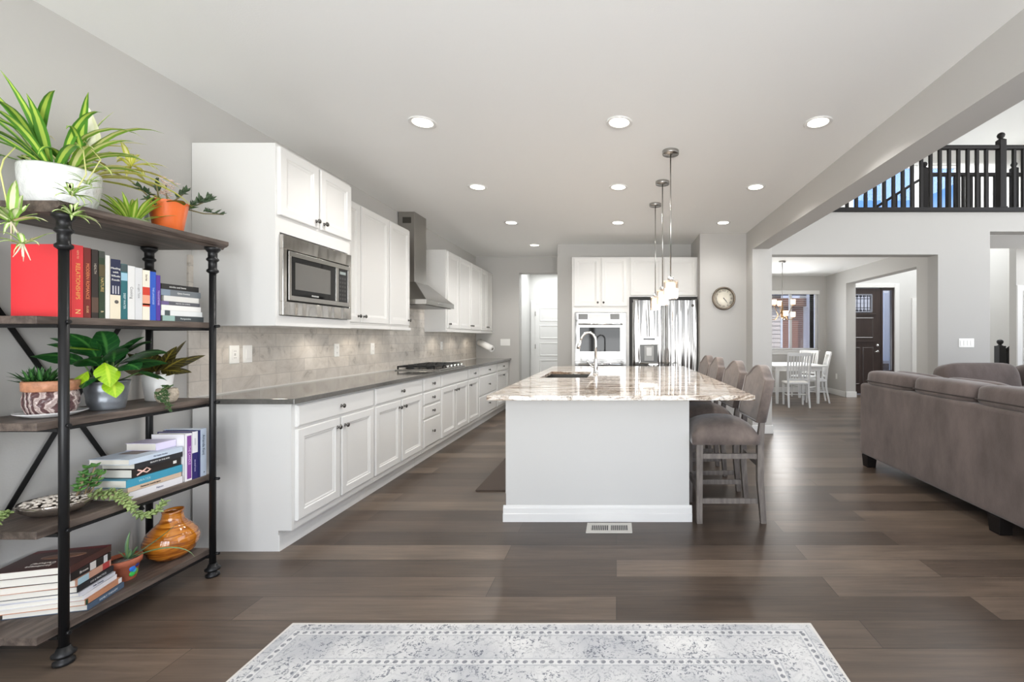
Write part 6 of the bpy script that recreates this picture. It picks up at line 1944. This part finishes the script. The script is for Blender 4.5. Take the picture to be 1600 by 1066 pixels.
mark(-0.15, 0.055, 0.026, (46, 110, 200)); mark(-0.1, 0.03, 0.026, (60, 176, 76)); mark(0.25, 0.035, 0.024, (110, 150, 60), 1.2); mark(0.25, 0.064, 0.024, (34, 46, 120), 0.6); mark(0.05, 0.043, 0.02, (60, 170, 190))
g = G()
for (az, el, ln, w, dr) in ((-1.3, 1.45, 0.13, 0.008, -0.4), (0.62, 0.6, 0.22, 0.006, -0.1), (0.66, 0.35, 0.27, 0.007, 1.1), (-0.4, 1.2, 0.06, 0.008, 0.3), (0.4, 1.1, 0.07, 0.008, 0.3), (2.4, 1.2, 0.06, 0.008, 0.3), (-2.2, 1.1, 0.06, 0.008, 0.2), (0.1, 0.8, 0.05, 0.007, 0.5), (1.5, 1.0, 0.06, 0.008, 0.3)):
    blade(g, ac + Vector((0.012, 0.012, 0.09)), az, el, ln, w, dr, 10, 0.6)
build(g, 'aloe_leaves', leaf_mat('aloe_leaf', (92, 132, 96), (128, 160, 104), 0.4), t, recalc=False)

def amber():
    m, tt, b = mk('amber_swirl_glass')
    tc = N(tt, 'ShaderNodeTexCoord'); mp = N(tt, 'ShaderNodeMapping'); mp.inputs['Scale'].default_value = (3, 3, 26); mp.inputs['Rotation'].default_value = (0.12, 0.1, 0)
    tt.links.new(tc.outputs['Object'], mp.inputs[0])
    nz = N(tt, 'ShaderNodeTexNoise', Scale=2.0, Detail=5.0, Distortion=1.2); tt.links.new(mp.outputs[0], nz.inputs['Vector'])
    tt.links.new(ramp(tt, nz.outputs['Fac'], [(0.28, lin((96, 46, 14))), (0.45, lin((158, 88, 24))), (0.6, lin((198, 122, 36))), (0.75, lin((216, 150, 64)))]), b.inputs['Base Color'])
    b.inputs['Roughness'].default_value = 0.08
    b.inputs['Coat Weight'].default_value = 0.8; b.inputs['Coat Roughness'].default_value = 0.03
    return m
vc = (-2.318, 2.335, Z5)
g = G().lathe([(r_ * 0.82, z_ * 0.87) for (r_, z_) in [(0, 0), (0.062, 0), (0.082, 0.006), (0.118, 0.04), (0.137, 0.085), (0.138, 0.115), (0.122, 0.155), (0.090, 0.19), (0.062, 0.218), (0.053, 0.242), (0.051, 0.268), (0.054, 0.281), (0.049, 0.281), (0.044, 0.262), (0.042, 0.22), (0, 0.20)]], vc, 56)
for q in g.v:
    f = max(0, (q.z - Z5 - 0.16)) / 0.12
    q.x += 0.012 * f; q.z += (q.y - vc[1]) * 0.10 * f
    if q.z < Z5 + 0.17: q.x = vc[0] + (q.x - vc[0]) * 0.97
o = build(g, 'vase', amber())
tag(o, 'squat amber swirled glass vase on the bottom shelf', 'vase')

texts_to_meshes()
